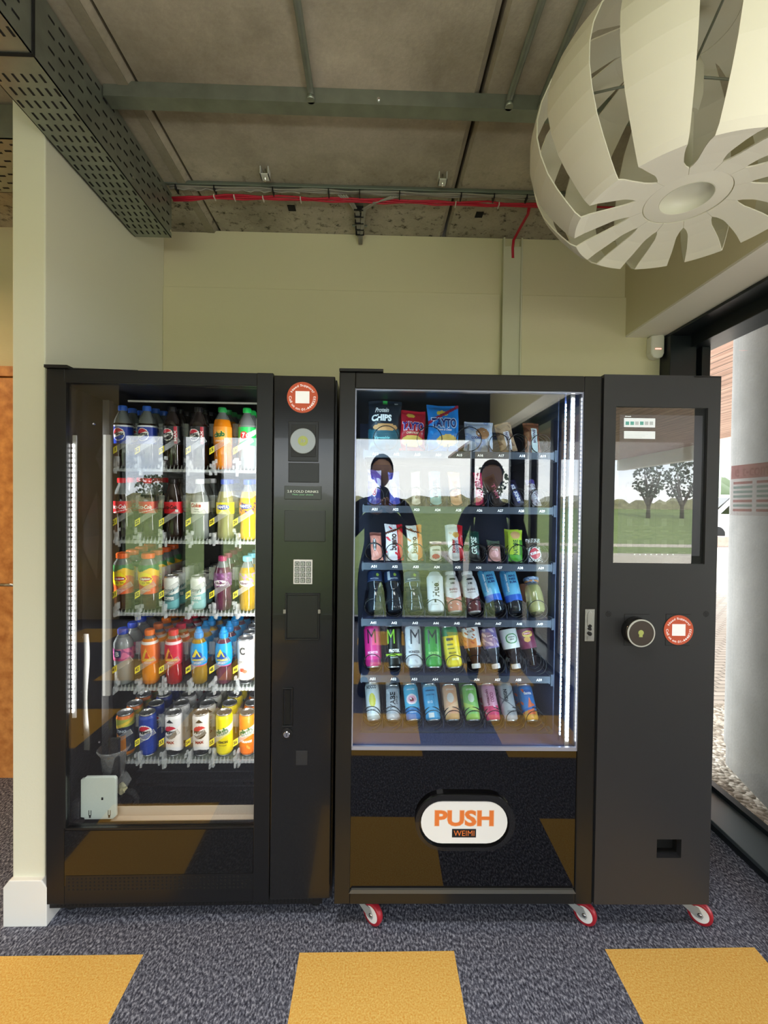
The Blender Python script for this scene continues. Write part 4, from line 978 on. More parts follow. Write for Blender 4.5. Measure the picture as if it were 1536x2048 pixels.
# card reader disc, support sticker, speaker grilles
x, z = UR(1283, 1265, -.03); 
q = MB(); xq, zq = UR(1274, 1266, 0); 
vs = []; 
q.lathe([(.047, 0), (.045, .034)], 40, 0, Matrix.Translation((x-.006, -.004, z)) @ Matrix.Rotation(PI/2, 4, 'X'))
crd = q.build('card_reader', mat('reader_body', (.01, .01, .01), .15, coat=.6), sm)
q = MB(); q.disc(x-.006, -.040, z, .0455, .003, 0, 48); q.disc(x-.006, -.0405, z, .041, .001, 1, 48)
q.disc(x-.008, -.0412, z+.002, .009, .001, 2, 20); q.box(x-.014, x-.003, -.0416, -.0405, z-.012, z+.004, 2)
q.build('reader_face', ['offwhite', mat('reader_mirror', (.10, .085, .075), .12, metal=.5), 'reader_green'], crd)
for (a_, b0, c_, d_) in ((1248, 1228, 1298, 1291), (1331, 1228, 1380, 1291)):
    r_ = rect(UR, -.004, a_, b0, c_, d_); q = MB(); e = .0012
    q.box(r_[0], r_[0]+e, -.0045, -.004, r_[2], r_[3]); q.box(r_[0], r_[1], -.0045, -.004, r_[3]-e, r_[3]); q.box(r_[0], r_[1], -.0045, -.004, r_[2], r_[2]+e); q.build('panel_seam', 'slot_black', sm)
sticker(UR, 1357, 1260, 29.5, -.005, sm)
for px in (1217, 1412):
    x, z = UR(px, 1228, -.004); q = MB()
    for rr_, nn in ((0, 1), (.0045, 6), (.0085, 10)):
        for i in range(nn): q.disc(x+rr_*math.cos(2*PI*i/nn), -.0048, z+rr_*math.sin(2*PI*i/nn), .0013, .001, 0, 8)
    q.build('speaker_grille', 'slot_black', sm)
# interior lining
xi0, xi1 = gx0r-.015, gx1r+.02
il = MB(); il.box(xi0-.004, xi0, .02, .74, gz0r-.03, gz1r+.03); il.box(xi1, xi1+.004, .02, .74, gz0r-.03, gz1r+.03); il.box(xi0, xi1, .735, .74, gz0r-.03, gz1r+.03); il.box(xi0, xi1, .02, .735, gz1r+.03, gz1r+.034); il.box(xi0, xi1, .02, .735, gz0r-.034, gz0r-.03)
il.build('liner', 'inside_blue', sm)
x1s = UR(1103, 1200, .16)[0]
il = MB(); il.box(x1s+.012, x1s+.016, .16, .735, gz0r-.03, gz1r+.03)
for y in (.10, .13): il.box(x1s+.015+y*.2, x1s+.022+y*.2, y, y+.01, gz0r-.03, gz1r-.1)
il.build('side_wall', mat('inside_navy', (.03, .036, .075), .4), sm)
# LED strips inside the door, plus a glowing strip for a reflection
x, za, zb = led_or_reflection(UR, .045, 1147, 787, 1482, sm, 'led', ch=(-.007, .007), step=.014, sx=.0042)
led_or_reflection(UR, .07, 1132, 800, 1470, sm, mat('led_reflection', (.75, .85, 1), emit=1.6), ch=(-.003, .003), chm='inside_blue', step=.016, sx=.0022)  # reflection of the LEDs, put in as dim glowing dashes
light(sm, MR, (x-.004, .055, (za+zb)/2), Matrix.Rotation(PI/2, 4, 'X') @ Matrix.Rotation(1.0, 4, 'Y'), .02, 1.15, 3.2, (.58, .82, 1))
light(sm, MR, (gx0r+.004, .05, (za+zb)/2), Matrix.Rotation(PI/2, 4, 'X') @ Matrix.Rotation(-1.0, 4, 'Y'), .02, 1.15, 2.2, (.52, .82, 1))
MB().box(gx0r-.012, gx0r-.002, .04, .05, zb, za).build('led_channel', 'led_channel', sm)
# top beam seen inside
# castors
def castor(px, py):
    x, z = UR(px, py, .044); M = Matrix.Translation((x, .044, .038))
    R_ = Matrix.Rotation(math.radians(-40), 4, 'Z')
    o = bpy.data.objects.new('castor', None); C.objects.link(o); o.parent = sm; o.matrix_local = M @ R_ @ Matrix.Scale(.76, 4)
    w_ = MB(); Ty = Matrix.Rotation(PI/2, 4, 'X'); 
    w_.lathe([(.018, -.014), (.036, -.014), (.0385, -.0135), (.047, -.014), (.050, -.008), (.050, .008), (.047, .014), (.0385, .0135), (.036, .014), (.018, .014)], 40, 0, Ty, mf=lambda i: 1 if i in (0, 8) else (2 if i in (1, 7) else 0))
    w_.lathe([(.004, -.022), (.009, -.020), (.009, .020), (.004, .022)], 16, 3, Ty)
    w_.build('wheel', ['wheel_red', 'white', 'wheel_red', 'steel'], o)
    f_ = MB()
    for s0 in (-1, 1): f_.prism([(-.014, -.016), (.008, -.016), (.014, -.002), (-.004, .030), (-.088, .030), (-.086, .020)][::-1], s0*.017-.0015, s0*.017+.0015)
    f_.box(-.095, -.053, -.0195, .0195, .026, .031)
    f_.build('fork', 'zinc', o)
    MB().lathe([(.014, .016), (.020, .022), (.020, .026), (.024, .031), (.024, .036), (.016, .040), (.016, (ZB0-.038)/.76)], 20, 0, Matrix.Translation((-.078, 0, 0))).build('swivel', 'zinc', o)
for px, py in ((746, 1820), (1170, 1820), (1400, 1820)): castor(px, py)
# shelves
RS_Y = [903, 1013, 1127, 1239, 1351, 1463]; RD = .165; RZ = []; RXL, RXR = UR(726, 1200, RD)[0], UR(1101, 1200, RD)[0]
RW = (RXR-RXL)/9
coilmesh = None
for si, py in enumerate(RS_Y):
    zs = UR(915, py, RD)[1]; RZ.append(zs)
    s = MB(); s.box(RXL, RXR, RD+.002, .70, zs-.004, zs-.001); s.box(RXR, RXR+.004, RD, .70, zs-.03, zs+.004); s.box(RXL-.004, RXL, RD, .70, zs-.03, zs+.004)
    if si == 5: s.box(RXL-.01, RXR+.01, RD-.05, RD+.0, zs-.11, zs-.03)
    sh_ = s.build('shelf', 'inside_navy', sm)
    s = MB(); s.box(RXL-.006, RXR+.012, RD-.003, RD+.002, zs-.026, zs, 0); s.box(RXR+.004, RXR+.014, RD-.006, RD+.03, zs-.035, zs+.008, 0)
    for i in range(9):
        st_ = 'A%d%d' % (si+1, i+1)
        s.text(st_, RXL+RW*(i+.5), zs-.0135, w=.021, h=.0095, y=RD-.0037, m=1, bold=.03)
    s.build('label_strip', ['shelf_grey', 'label_white'], sh_)
    s = MB()
    for i in range(1, 9): s.box(RXL+RW*i-.0012, RXL+RW*i+.0012, RD+.02, .68, zs, zs+.03)
    s.build('lane_divider', 'inside_navy', sh_)
    if si == 0: lanes = [(1, .046), (3.1, .046), (5, .046), (6.45, .034), (7.4, .034), (8.5, .034)]
    else: lanes = [(i+.5, .0335) for i in range(9)]
    for lx_, rr_ in lanes:
        if (si, lx_) and rr_ == .0335 and coilmesh: o = bpy.data.objects.new('spiral_coil', coilmesh); C.objects.link(o); o.parent = sh_
        else:
            c_ = MB(); n = 96; c_.tube([(rr_*math.sin(2*PI*i/24), i/24*.028, rr_-rr_*math.cos(2*PI*i/24)) for i in range(n//2+25)], .0016, 0, 6)
            o = c_.build('spiral_coil', 'coil', sh_)
            if rr_ == .0335: coilmesh = o.data
        o.location = (RXL+RW*lx_, RD+.006, zs+.003)
# ================================================================== PRODUCTS
def hx(c, rough=.35, metal=0, **k):
    if c in MATS: return c
    n = 'ink_'+c+('m' if metal else '')
    if n not in MATS:
        mat(n, srgb(int(c[0:2], 16), int(c[2:4], 16), int(c[4:6], 16)), rough, metal=metal, **k)
    return n
for n_, c_, tr_ in (('liq_cola', '1a0c08', 0), ('liq_clear', 'b4bcbc', .5), ('liq_orange', 'f08c12', .15), ('liq_yellow', 'd8c41c', .2), ('liq_red', 'b01818', .15), ('liq_amber', '9a5a12', .15), ('liq_purple', '5a2440', .1), ('liq_paleyellow', 'c4c07c', .45), ('liq_gold', 'b08a18', .2), ('liq_plum', '6a3040', .2), ('liq_dark', '20262e', .1), ('liq_brown', '402414', 0), ('liq_fanta', 'f0c01c', .15), ('plastic_clear', 'a8b0b0', .6), ('plastic_dark', '3a3230', .3)):
    m_ = mat(n_, srgb(int(c_[0:2], 16), int(c_[2:4], 16), int(c_[4:6], 16)), .08, trans=tr_, coat=.5)
def prof_r(prof, z):
    for (r0, z0), (r1, z1) in zip(prof, prof[1:]):
        if z0 <= z <= z1 and z1 > z0: return r0+(r1-r0)*(z-z0)/(z1-z0)
    return prof[-1][0]
def shade(shapes, x, z):
    for s in reversed(shapes):
        k = s[0]
        if k == 'bg': return s[1]
        if k == 'disc' and ((x-s[1])**2+(z-s[2])**2) < s[3]**2: return s[4]
        if k == 'ell' and ((x-s[1])/s[3])**2+((z-s[2])/s[4])**2 < 1: return s[5]
        if k == 'rect' and s[1] <= x <= s[2] and s[3] <= z <= s[4]: return s[5]
        if k == 'band' and s[1] <= z <= s[2]: return s[3]
        if k == 'slant' and z > s[1]+s[2]*x and z < s[1]+s[3]+s[2]*x: return s[4]
        if k == 'wave' and z > s[1]+s[2]*math.sin(x*s[3]) and (len(s) < 6 or z < s[5]): return s[4]
        if k == 'below' and z < s[1]+s[2]*abs(x): return s[3]
        if k == 'globe':
            dx, dz, r = x-s[1], z-s[2], s[3]
            if dx*dx+dz*dz < (r*1.12)**2:
                if dx*dx+dz*dz > r*r: return s[4]
                wv = .14*r*math.sin(dx/r*2.4)+.1*dx
                return 'd0203a' if dz > .30*r+wv else ('f4f4f4' if dz > -.34*r+wv else s[5])
        if k == 'noise' and math.sin(x*s[1]+z*s[2]*.6)*math.sin(z*s[2]-x*s[1]*.4)+.5*math.sin((x+z)*s[1]*1.9) > s[3]: return s[4]
        if k == 'tri' and s[3] <= z <= s[4] and abs(x-s[1]) < s[2]*(s[4]-z)/(s[4]-s[3]): return s[5]
    return 'ffffff'
class Pal:
    def __init__(s): s.n = []
    def __call__(s, c, **k):
        c = hx(c, **k)
        if c not in s.n: s.n.append(c)
        return s.n.index(c)
def wrap(mb, pal, prof, z0, z1, shapes, dz=.0021, seg=88, off=.0006, **mk):
    nz = max(1, round((z1-z0)/dz)); idx = []; vs = []
    for j in range(nz+1):
        z = z0+(z1-z0)*j/nz; r = prof_r(prof, z)+off
        for i in range(seg): a = -PI+2*PI*i/seg; vs.append((r*math.sin(a), -r*math.cos(a), z))
    fs = {}
    for j in range(nz):
        z = z0+(z1-z0)*(j+.5)/nz; r = prof_r(prof, z)
        for i in range(seg):
            x = (-PI+2*PI*(i+.5)/seg)*r; i2 = (i+1) % seg
            fs.setdefault(shade(shapes, x, z), []).append((j*seg+i, j*seg+i2, (j+1)*seg+i2, (j+1)*seg+i))
    b = len(mb.v); mb.v += vs
    for c, ff in fs.items():
        m = pal(c, **mk)
        for f in ff: mb.f.append(tuple(b+q for q in f)); mb.m.append(m); mb.sm.append(True)
def put_text(mb, pal, prof, texts):
    for t in texts:
        st, cx, cz, w_, h_, c = t[:6]; o = t[6] if len(t) > 6 else {}
        def wp(x, z, prof=prof):
            r = prof_r(prof, z)+.0012; a = x/r; return (r*math.sin(a), -r*math.cos(a), z)
        mb.text(st, cx, cz, w=w_, h=h_, m=pal(c), warp=wp, bold=o.get('bold', .02), vert=o.get('vert', 0), rot=o.get('rot', 0), shear=o.get('shear', 0))
PROTO = {}
def finish(key, parts, r, H): 
    out = []
    for name, mb, mats in parts:
        me = bpy.data.meshes.new(name); me.from_pydata(mb.v, [], mb.f)
        for mm in mats: me.materials.append(MATS[mm])
        me.polygons.foreach_set('material_index', mb.m); me.polygons.foreach_set('use_smooth', mb.sm); me.update()
        out.append((name, me))
    PROTO[key] = (out, r, H)
def cap_mesh(r, z0, z1, m, nozzle=None):
    c = MB(); h = z1-z0
    c.lathe([(r*.98, z0), (r, z0+h*.1), (r, z0+h*.82), (r*.9, z1)], 24, 0, cap1=True)
    for i in range(20):
        a = 2*PI*i/20; c.box(-.0006, .0006, -r-.0006, -r, z0+h*.12, z0+h*.8, 0, Matrix.Rotation(a, 4, 'Z'))
    if nozzle: c.lathe([(r*.92, z1-.002), (r*.72, z1+nozzle*.45), (r*.5, z1+nozzle*.5), (r*.5, z1+nozzle), (r*.35, z1+nozzle*1.05)], 20, 0)
    return ('cap', c, [hx(m)])
def bottle(key, prof, liq, fill, label, cap, texts=(), clear='plastic_clear', H=None):
    b = MB(); 
    pr = []
    for (r0, z0), (r1, z1) in zip(prof, prof[1:]):
        pr.append((r0, z0))
        if z0 < fill < z1: pr.append((r0+(r1-r0)*(fill-z0)/(z1-z0), fill))
    pr.append(prof[-1])
    b.lathe(pr, 28, 0, mf=lambda i: 0 if pr[i][1] < fill-1e-6 else 1)
    parts = [('body', b, [hx(liq), hx(clear)])]
    if label:
        z0, z1, shapes = label; lb = MB(); pal = Pal(); wrap(lb, pal, prof, z0, z1, shapes); put_text(lb, pal, prof, texts); parts.append(('label', lb, pal.n))
    if cap: parts.append(cap_mesh(*cap))
    top = cap[2]+(cap[4] if len(cap) > 4 and cap[4] else 0) if cap else prof[-1][1]
    finish(key, parts, max(r for r, z in prof), H or top)
def can(key, r, H, shapes, texts=(), metal=.0):
    prof = [(r*.78, 0), (r*.84, .004), (r, .013), (r, H-.016), (r*.86, H-.004)]
    b = MB(); pal = Pal(); wrap(b, pal, prof, .006, H-.0055, shapes, off=0); put_text(b, pal, prof, texts)
    ms = pal('lid_metal'); b.lathe([(r*.55, .006), (r*.76, .0), (r*.8, .001), (r*.86, .006)], 32, ms)
    l = MB(); l.lathe([(r*.86, H-.0056), (r*.9, H-.003), (r*.9, H-.0005), (r*.86, H), (r*.82, H-.0015), (r*.80, H-.007), (r*.3, H-.0065)], 40, 0, cap0=False)
    l.lathe([(.008, 0), (.008, .0012), (.0065, .0018)], 16, 0, Matrix.Translation((0, -.005, H-.0062)) @ Matrix.Scale(.75, 4, (1, 0, 0)))
    l.add([(-.009*math.cos(a), -.006+.011*math.sin(a)-.006, H-.0060) for a in [i*PI/6 for i in range(12)]], [tuple(range(12))], 1)
    finish(key, [('body', b, pal.n), ('lid', l, ['lid_metal', 'galv_dark'])], r, H)
def packet(key, w_, H, T, shapes, texts=(), rough=.3, wr=.0012, crimp=.012, back='c8c8cc'):
    nx, nzz = 30, 44; b = MB(); pal = Pal(); seed = len(PROTO)*1.3
    def pos(x, z, side):
        u = max(-1, min(1, x/(w_/2))); v = max(0, min(1, z/H))
        e = min(z, H-z); k = 0 if e < crimp else min(1, (e-crimp)/(T*1.1+.004))**.55
        t = T/2*(max(0, 1-abs(u)**2.4))**.55*k
        nse = wr*(math.sin(u*7+v*13+seed)+math.sin(v*23-u*5+seed*2)+.6*math.sin(u*17+seed*3+v*31))*min(1, k+.25)
        if e < crimp: nse += .0006*math.sin(x*2400)
        xx = x*(1-.05*k*abs(u)) + .004*w_/.1*math.sin(v*6+seed)*.5
        return (xx, -side*(t+.0004)+nse*side*-.6 if e >= crimp else nse-side*.0004, z+.003*math.sin(u*2+seed)*(1 if v > .5 else .4))
    for side in (1, -1):
        vs = [pos(-w_/2+w_*i/nx, H*j/nzz, side) for j in range(nzz+1) for i in range(nx+1)]
        b0 = len(b.v); b.v += vs
        for j in range(nzz):
            for i in range(nx):
                c = shade(shapes, -w_/2+w_*(i+.5)/nx, H*(j+.5)/nzz) if side == 1 else back
                f = (j*(nx+1)+i, j*(nx+1)+i+1, (j+1)*(nx+1)+i+1, (j+1)*(nx+1)+i)
                if side == -1: f = f[::-1]
                b.f.append(tuple(b0+q for q in f)); b.m.append(pal(c, rough=rough)); b.sm.append(True)
    for t in texts:
        st, cx, cz, tw, th, c = t[:6]; o = t[6] if len(t) > 6 else {}
        def wp(x, z):
            p = pos(x, z, 1); return (p[0], p[1]-.0012-.0004*(c == '1c2c8c' or c == '14286c'), p[2])
        b.text(st, cx, cz, w=tw, h=th, m=pal(c), warp=wp, bold=o.get('bold', .02), vert=o.get('vert', 0), rot=o.get('rot', 0), shear=o.get('shear', 0))
    finish(key, [('wrapper', b, pal.n)], w_/2, H)
V = dict(vert=1, bold=.03)
STR = [(.026, 0), (.031, .006), (.0325, .018), (.0315, .06), (.0325, .085), (.033, .13), (.033, .158), (.029, .180), (.019, .20), (.0128, .210), (.0128, .222)]
CON = [(.024, 0), (.030, .006), (.0315, .02), (.0300, .05), (.0292, .07), (.0312, .092), (.0325, .108), (.0325, .140), (.0295, .158), (.023, .182), (.0145, .204), (.0128, .210), (.0128, .222)]
LIP = [(.027, 0), (.0325, .008), (.0325, .05), (.0305, .08), (.0325, .10), (.034, .125), (.034, .145), (.028, .172), (.0195, .184), (.0195, .19)]
GRP = [(.026, 0), (.031, .008), (.0315, .05), (.0285, .078), (.0325, .098), (.033, .13), (.031, .155), (.026, .175), (.0155, .190), (.0155, .20)]
WAT = [(.027, 0), (.032, .008), (.0325, .07), (.033, .10), (.033, .135), (.031, .155), (.018, .178), (.0135, .184), (.0135, .195)]
# -- drinks machine types
cap28 = lambda c: (.0148, .212, .231, c)
bottle('pepsi_b', STR, 'liq_cola', .165, (.090, .158, [('bg', '1c3aa8'), ('band', .152, .158, 'dfe6f4'), ('globe', -.004, .124, .021, 'f4f4f4', '1c3aa8')]), cap28('2f64c8'), [('PEPSI', -.004, .125, .036, .009, '101018', {'bold': .05})])
bottle('max_b', STR, 'liq_cola', .165, (.090, .158, [('bg', '14141a'), ('rect', .018, .030, .092, .156, 'b01830'), ('globe', -.006, .126, .020, 'f4f4f4', '14141a')]), cap28('16161a'), [('PEPSI', -.006, .127, .034, .009, '101018', {'bold': .05}), ('MAX', .024, .122, .04, .008, 'f0f0f0', V)], clear='plastic_dark')
bottle('club_b', STR, 'liq_orange', .185, (.092, .158, [('bg', 'f2982a'), ('band', .092, .098, 'd87818'), ('disc', .004, .128, .018, 'f6b64a')]), cap28('2c9a50'), [('club', 0, .130, .042, .020, '1c6a3a', {'bold': .05, 'rot': .15}), ('ORANGE', 0, .106, .034, .007, 'f8f0e0')])
bottle('lime_b', STR, 'liq_clear', .165, (.090, .158, [('bg', '28c05a'), ('slant', .112, .5, .02, 'e8f4e8'), ('disc', -.008, .128, .014, 'e03030')]), cap28('20b050'), [('7', -.008, .128, .012, .018, 'ffffff', {'bold': .06}), ('UP', .010, .126, .018, .012, 'ffffff', {'bold': .05})])
bottle('coke_b', CON, 'liq_cola', .17, (.100, .144, [('bg', 'd8202c'), ('slant', .104, .25, .003, 'f0d8d8')]), cap28('d81c2c'), [('Coca-Cola', 0, .124, .058, .016, 'ffffff', {'shear': .35, 'bold': .02})])
bottle('zero_b', CON, 'liq_cola', .17, (.100, .144, [('bg', 'cc1826'), ('rect', .022, .030, .104, .114, 'f4f4f4')]), cap28('1a1416'), [('Coca-Cola', 0, .124, .054, .016, '14080a', {'shear': .35, 'bold': .03})], clear='plastic_dark')
bottle('diet_b', CON, 'liq_clear', .17, (.100, .144, [('bg', 'ecebe6')]), cap28('e4e6e8'), [('Coke', -.004, .132, .042, .015, 'b81c2c', {'bold': .04, 'shear': .2}), ('Taste', 0, .117, .018, .005, '604848'), ('sugar free', 0, .109, .022, .005, '604848')])
bottle('fantal_b', CON, 'liq_paleyellow', .185, (.100, .144, [('bg', 'f4e020'), ('ell', 0, .126, .026, .010, '1c3c9c'), ('tri', 0, .02, .10, .118, 'f8f4a0')]), cap28('2850c0'), [('FANTA', 0, .127, .044, .012, 'ffffff', {'bold': .05})])
bottle('fantao_b', CON, 'liq_fanta', .185, (.100, .144, [('bg', 'f08c28'), ('noise', 190, 160, .5, '503060'), ('ell', -.004, .130, .026, .009, '1c3c9c')]), cap28('2850c0'), [('FANTA', -.004, .131, .044, .011, 'ffffff', {'bold': .05})])
bottle('tea_b', LIP, 'liq_brown', .165, (.062, .165, [('bg', 'e85a28'), ('wave', .118, .010, 60, 'f2c428'), ('wave', .148, .006, 90, '3c7c48'), ('ell', -.004, .116, .027, .024, 'f8e020'), ('ell', 0, .117, .021, .008, 'c01c28'), ('ell', .010, .088, .014, .008, 'f4a040')]), (.0215, .186, .205, 'ec6424'), [('Lipton', 0, .117, .034, .009, 'ffffff', {'bold': .05}), ('ICE TEA', .002, .103, .026, .006, '702010'), ('PEACH', .002, .075, .026, .006, 'f8e8d0')])
can('coffee_c', .0285, .135, [('bg', 'e4e8e4'), ('wave', -.2, 0, 1, 'e4e8e4'), ('below', .062, .2, '5c8c94'), ('below', .034, .3, '7cc4cc'), ('slant', .066, .5, .010, 'a8c4c8')], [('Jimmy\'s', 0, .082, .048, .020, '1c3440', {'shear': .3, 'bold': .02}), ('ICED', 0, .064, .02, .006, '1c3440'), ('COFFEE', 0, .050, .044, .013, 'f4f8f8', {'bold': .05})])
can('coffeel_c', .0285, .135, [('bg', 'e4e8e4'), ('below', .062, .2, '8cc4c8'), ('below', .034, .3, 'a4dce0'), ('slant', .066, .5, .010, 'c8dcdc')], [('Jimmy\'s', 0, .082, .048, .020, '2c5458', {'shear': .3, 'bold': .02}), ('COFFEE', 0, .052, .044, .013, 'f4f8f8', {'bold': .05}), ('LATTE', 0, .036, .022, .006, 'f4f8f8')])
RIB = [(.026, 0), (.0315, .008), (.032, .05), (.030, .075), (.0325, .095), (.033, .13), (.031, .15), (.024, .172), (.0145, .192), (.0138, .20)]
bottle('ribd_b', RIB, 'liq_purple', .17, (.098, .150, [('bg', '6c3868'), ('ell', .002, .112, .026, .011, 'f4f0f0'), ('noise', 200, 180, .6, '8c5890')]), (.0155, .193, .212, 'a03060'), [('Ribena', .002, .112, .040, .010, '60204c', {'bold': .03})])
bottle('riby_b', RIB, 'liq_gold', .17, (.098, .150, [('bg', '9c9440'), ('noise', 160, 130, .3, 'a07898'), ('ell', .002, .112, .026, .011, 'f4f0f0')]), (.017, .193, .212, '74c4dc'), [('Ribena', .002, .112, .040, .010, '60204c', {'bold': .03})])
bottle('water_b', WAT, 'liq_clear', .172, (.092, .135, [('bg', 'd87498'), ('noise', 140, 170, .3, '9c4c80'), ('band', .092, .098, 'c44474'), ('rect', -.016, .010, .104, .130, '24305c')]), (.0165, .182, .202, '2444b4'), [('B', -.003, .117, .014, .018, 'ffffff', {'bold': .06})])
lz = lambda c1, c2: [('bg', c1), ('band', .158, .172, 'e8e0dc'), ('tri', -.004, .020, .108, .150, c2), ('slant', .1, .9, .004, 'f4d030')]
bottle('lzo_b', GRP, 'liq_orange', .18, (.080, .172, [('bg', 'f07820'), ('band', .160, .170, 'f4ece4'), ('tri', -.006, .017, .106, .148, 'f8c830'), ('tri', -.002, .010, .108, .136, 'e84c20')]), (.0175, .190, .212, 'f07c20'), [('Lucozade', 0, .102, .052, .011, 'f8e040', {'shear': .2, 'bold': .03}), ('ENERGY', 0, .090, .026, .006, 'ffffff')])
bottle('lzr_b', GRP, 'liq_red', .18, (.080, .172, [('bg', 'd0203c'), ('band', .160, .170, 'f0d8dc'), ('tri', -.006, .017, .106, .148, 'f8b030'), ('tri', -.002, .010, .108, .136, 'a01020')]), (.0175, .190, .212, 'd42040'), [('Lucozade', 0, .102, .052, .011, 'f8e040', {'shear': .2, 'bold': .03}), ('ENERGY', 0, .090, .026, .006, 'ffffff')])
for k_, l_ in (('sport_b', 'liq_gold'), ('sportp_b', 'liq_plum')):
    bottle(k_, GRP, l_, .185, (.078, .172, [('bg', '1c9cdc'), ('band', .078, .083, 'd85c8c'), ('disc', -.002, .120, .022, '1c4ca0'), ('tri', -.004, .018, .118, .152, 'f0dc30'), ('tri', .000, .010, .116, .136, '1c4ca0')]), (.0175, .190, .212, '1c94e0', .022), [('Lucozade', 0, .108, .050, .011, 'f8f040', {'shear': .2, 'bold': .03}), ('SPORT', 0, .094, .030, .008, 'ffffff', {'bold': .03})])
can('white_c', .0290, .156, [('bg', 'f0f0ee'), ('band', 0, .018, '282828'), ('ell', -.006, .052, .009, .007, 'c84838'), ('ell', .004, .048, .009, .006, 'd86850')], [('C', -.004, .118, .020, .026, '4c4c48', {'bold': .05}), ('CELSIUS', 0, .080, .032, .007, '585858')])
can('tango_c', .0290, .156, [('bg', '283044'), ('band', .140, .156, 'e07828'), ('band', .112, .140, 'a8b04c'), ('slant', .112, .4, .012, 'e8c848'), ('below', .080, .25, 'd88428'), ('rect', .014, .06, .02, .10, '384054')], [('ZING', 0, .098, .034, .010, 'c8d4e0', {'bold': .04})])
can('pepsi_c', .0290, .156, [('bg', '1c3c9c'), ('globe', -.003, .092, .024, 'f4f4f4', '1c3c9c')], [('PEPSI', -.003, .093, .042, .011, '101018', {'bold': .05})])
can('max_c', .0290, .156, [('bg', 'e8e8ea'), ('globe', 0, .092, .024, 'e8e8ea', '14181e'), ('tri', 0, .012, .128, .141, '181c20'), ('below', .030, -.35, '181c20'), ('rect', -.0008, .0008, .116, .128, '909090')], [('PEPSI', 0, .093, .042, .011, '101018', {'bold': .05}), ('MAX', 0, .056, .030, .010, '981c34', {'bold': .06})])
can('clubl_c', .0290, .156, [('bg', 'f0e018'), ('slant', .078, .35, .026, 'f8f4d8')], [('club', 0, .094, .050, .026, '18703c', {'bold': .05, 'rot': .3}), ('LEMON', .004, .056, .036, .009, '14381c', {'bold': .05}), ('ZERO SUGAR', .004, .044, .028, .004, '14381c')])
can('clubo_c', .0290, .156, [('bg', 'f47c1c'), ('slant', .078, .35, .026, 'f8e8d0'), ('noise', 90, 60, 1.1, 'f8a848')], [('club', 0, .094, .050, .026, '18703c', {'bold': .05, 'rot': .3}), ('ORANGE', .002, .058, .040, .009, 'fff4e8', {'bold': .05})])
# -- placing
CORD = {}
def make(key, M, label, cat, group, name):
    parts, r, H = PROTO[key]
    t = thing(name, label, cat, M, group)
    for n_, me in parts:
        o = bpy.data.objects.new(n_, me); C.objects.link(o); o.parent = t
    return t
LM = ['pepsi_b', 'pepsi_b', 'max_b', 'max_b', 'club_b', 'lime_b'], ['coke_b', 'coke_b', 'zero_b', 'diet_b', 'fantal_b', 'fantao_b'], ['tea_b', 'tea_b', 'coffee_c', 'coffeel_c', 'ribd_b', 'riby_b'], ['water_b', 'lzo_b', 'lzr_b', 'sport_b', 'sportp_b', 'white_c'], ['tango_c', 'pepsi_c', 'max_c', 'max_c', 'clubl_c', 'clubo_c']
DESC = {'pepsi_b': 'blue-capped cola bottle', 'max_b': 'black-capped cola bottle', 'club_b': 'green-capped orange drink bottle', 'lime_b': 'clear bottle with bright green label',
 'coke_b': 'red-capped curvy cola bottle', 'zero_b': 'black-capped curvy cola bottle', 'diet_b': 'white-capped curvy bottle', 'fantal_b': 'pale lemon drink bottle with blue cap', 'fantao_b': 'yellow-orange drink bottle with blue cap',
 'tea_b': 'orange-capped iced tea bottle', 'coffee_c': 'small dark teal coffee can', 'coffeel_c': 'small pale aqua coffee can', 'ribd_b': 'dark purple juice bottle with pink cap', 'riby_b': 'yellow juice bottle with pale blue cap',
 'water_b': 'clear water bottle with pink label', 'lzo_b': 'orange energy drink bottle', 'lzr_b': 'red energy drink bottle', 'sport_b': 'amber sports bottle in blue sleeve', 'sportp_b': 'plum sports bottle in blue sleeve', 'white_c': 'white slim can with letter C',
 'tango_c': 'orange and navy slim can', 'pepsi_c': 'blue slim cola can', 'max_c': 'white slim cola can', 'clubl_c': 'bright yellow slim lemon can', 'clubo_c': 'bright orange slim can'}
HPX = [121, 119, [113, 113, 68, 68, 108, 108], [110, 108, 108, 113, 113, 92], 86]
DEEP = [4, 3, 4, 5, 6]
ordn = ['foremost', 'second deep', 'third deep', 'fourth deep', 'fifth deep', 'rearmost']; LANE = ['leftmost', 'second', 'third', 'fourth', 'fifth', 'rightmost']
for si in range(5):
    for li in range(6):
        key = LM[si][li]; parts, r, H = PROTO[key]
        d0 = LD+.042
        x, _ = UL(LX[si][li], LS_Y[si]-30, d0); zs = LZ[si]
        hp = HPX[si][li] if isinstance(HPX[si], list) else HPX[si]
        wH = hp*(1.505+d0)/F; k = wH/H; kr = min(k, 1.06)
        for q in range(DEEP[si]):
            dd = q*.068; Tt = Matrix.Translation((0, LD, zs)) @ Matrix.Rotation(TILT, 4, 'X')
            M = ML @ Tt @ Matrix.Translation((x, .042+dd, .0)) @ Matrix.Rotation(random.uniform(-.12, .12) if q == 0 else random.uniform(-.5, .5), 4, 'Z') @ Matrix.Diagonal((kr, kr, k, 1))
            nm_ = 'drink_can' if key.endswith('_c') else 'drink_bottle'
            make(key, M, '%s, %s, %s lane, %s shelf' % (DESC[key], ordn[q], LANE[li], ['top', 'second', 'middle', 'fourth', 'bottom'][si]), 'can' if key.endswith('_c') else 'bottle',
                 '%s on the %s shelf of the drinks machine' % ('drinks', ['top', 'second', 'third', 'fourth', 'bottom'][si]), nm_)
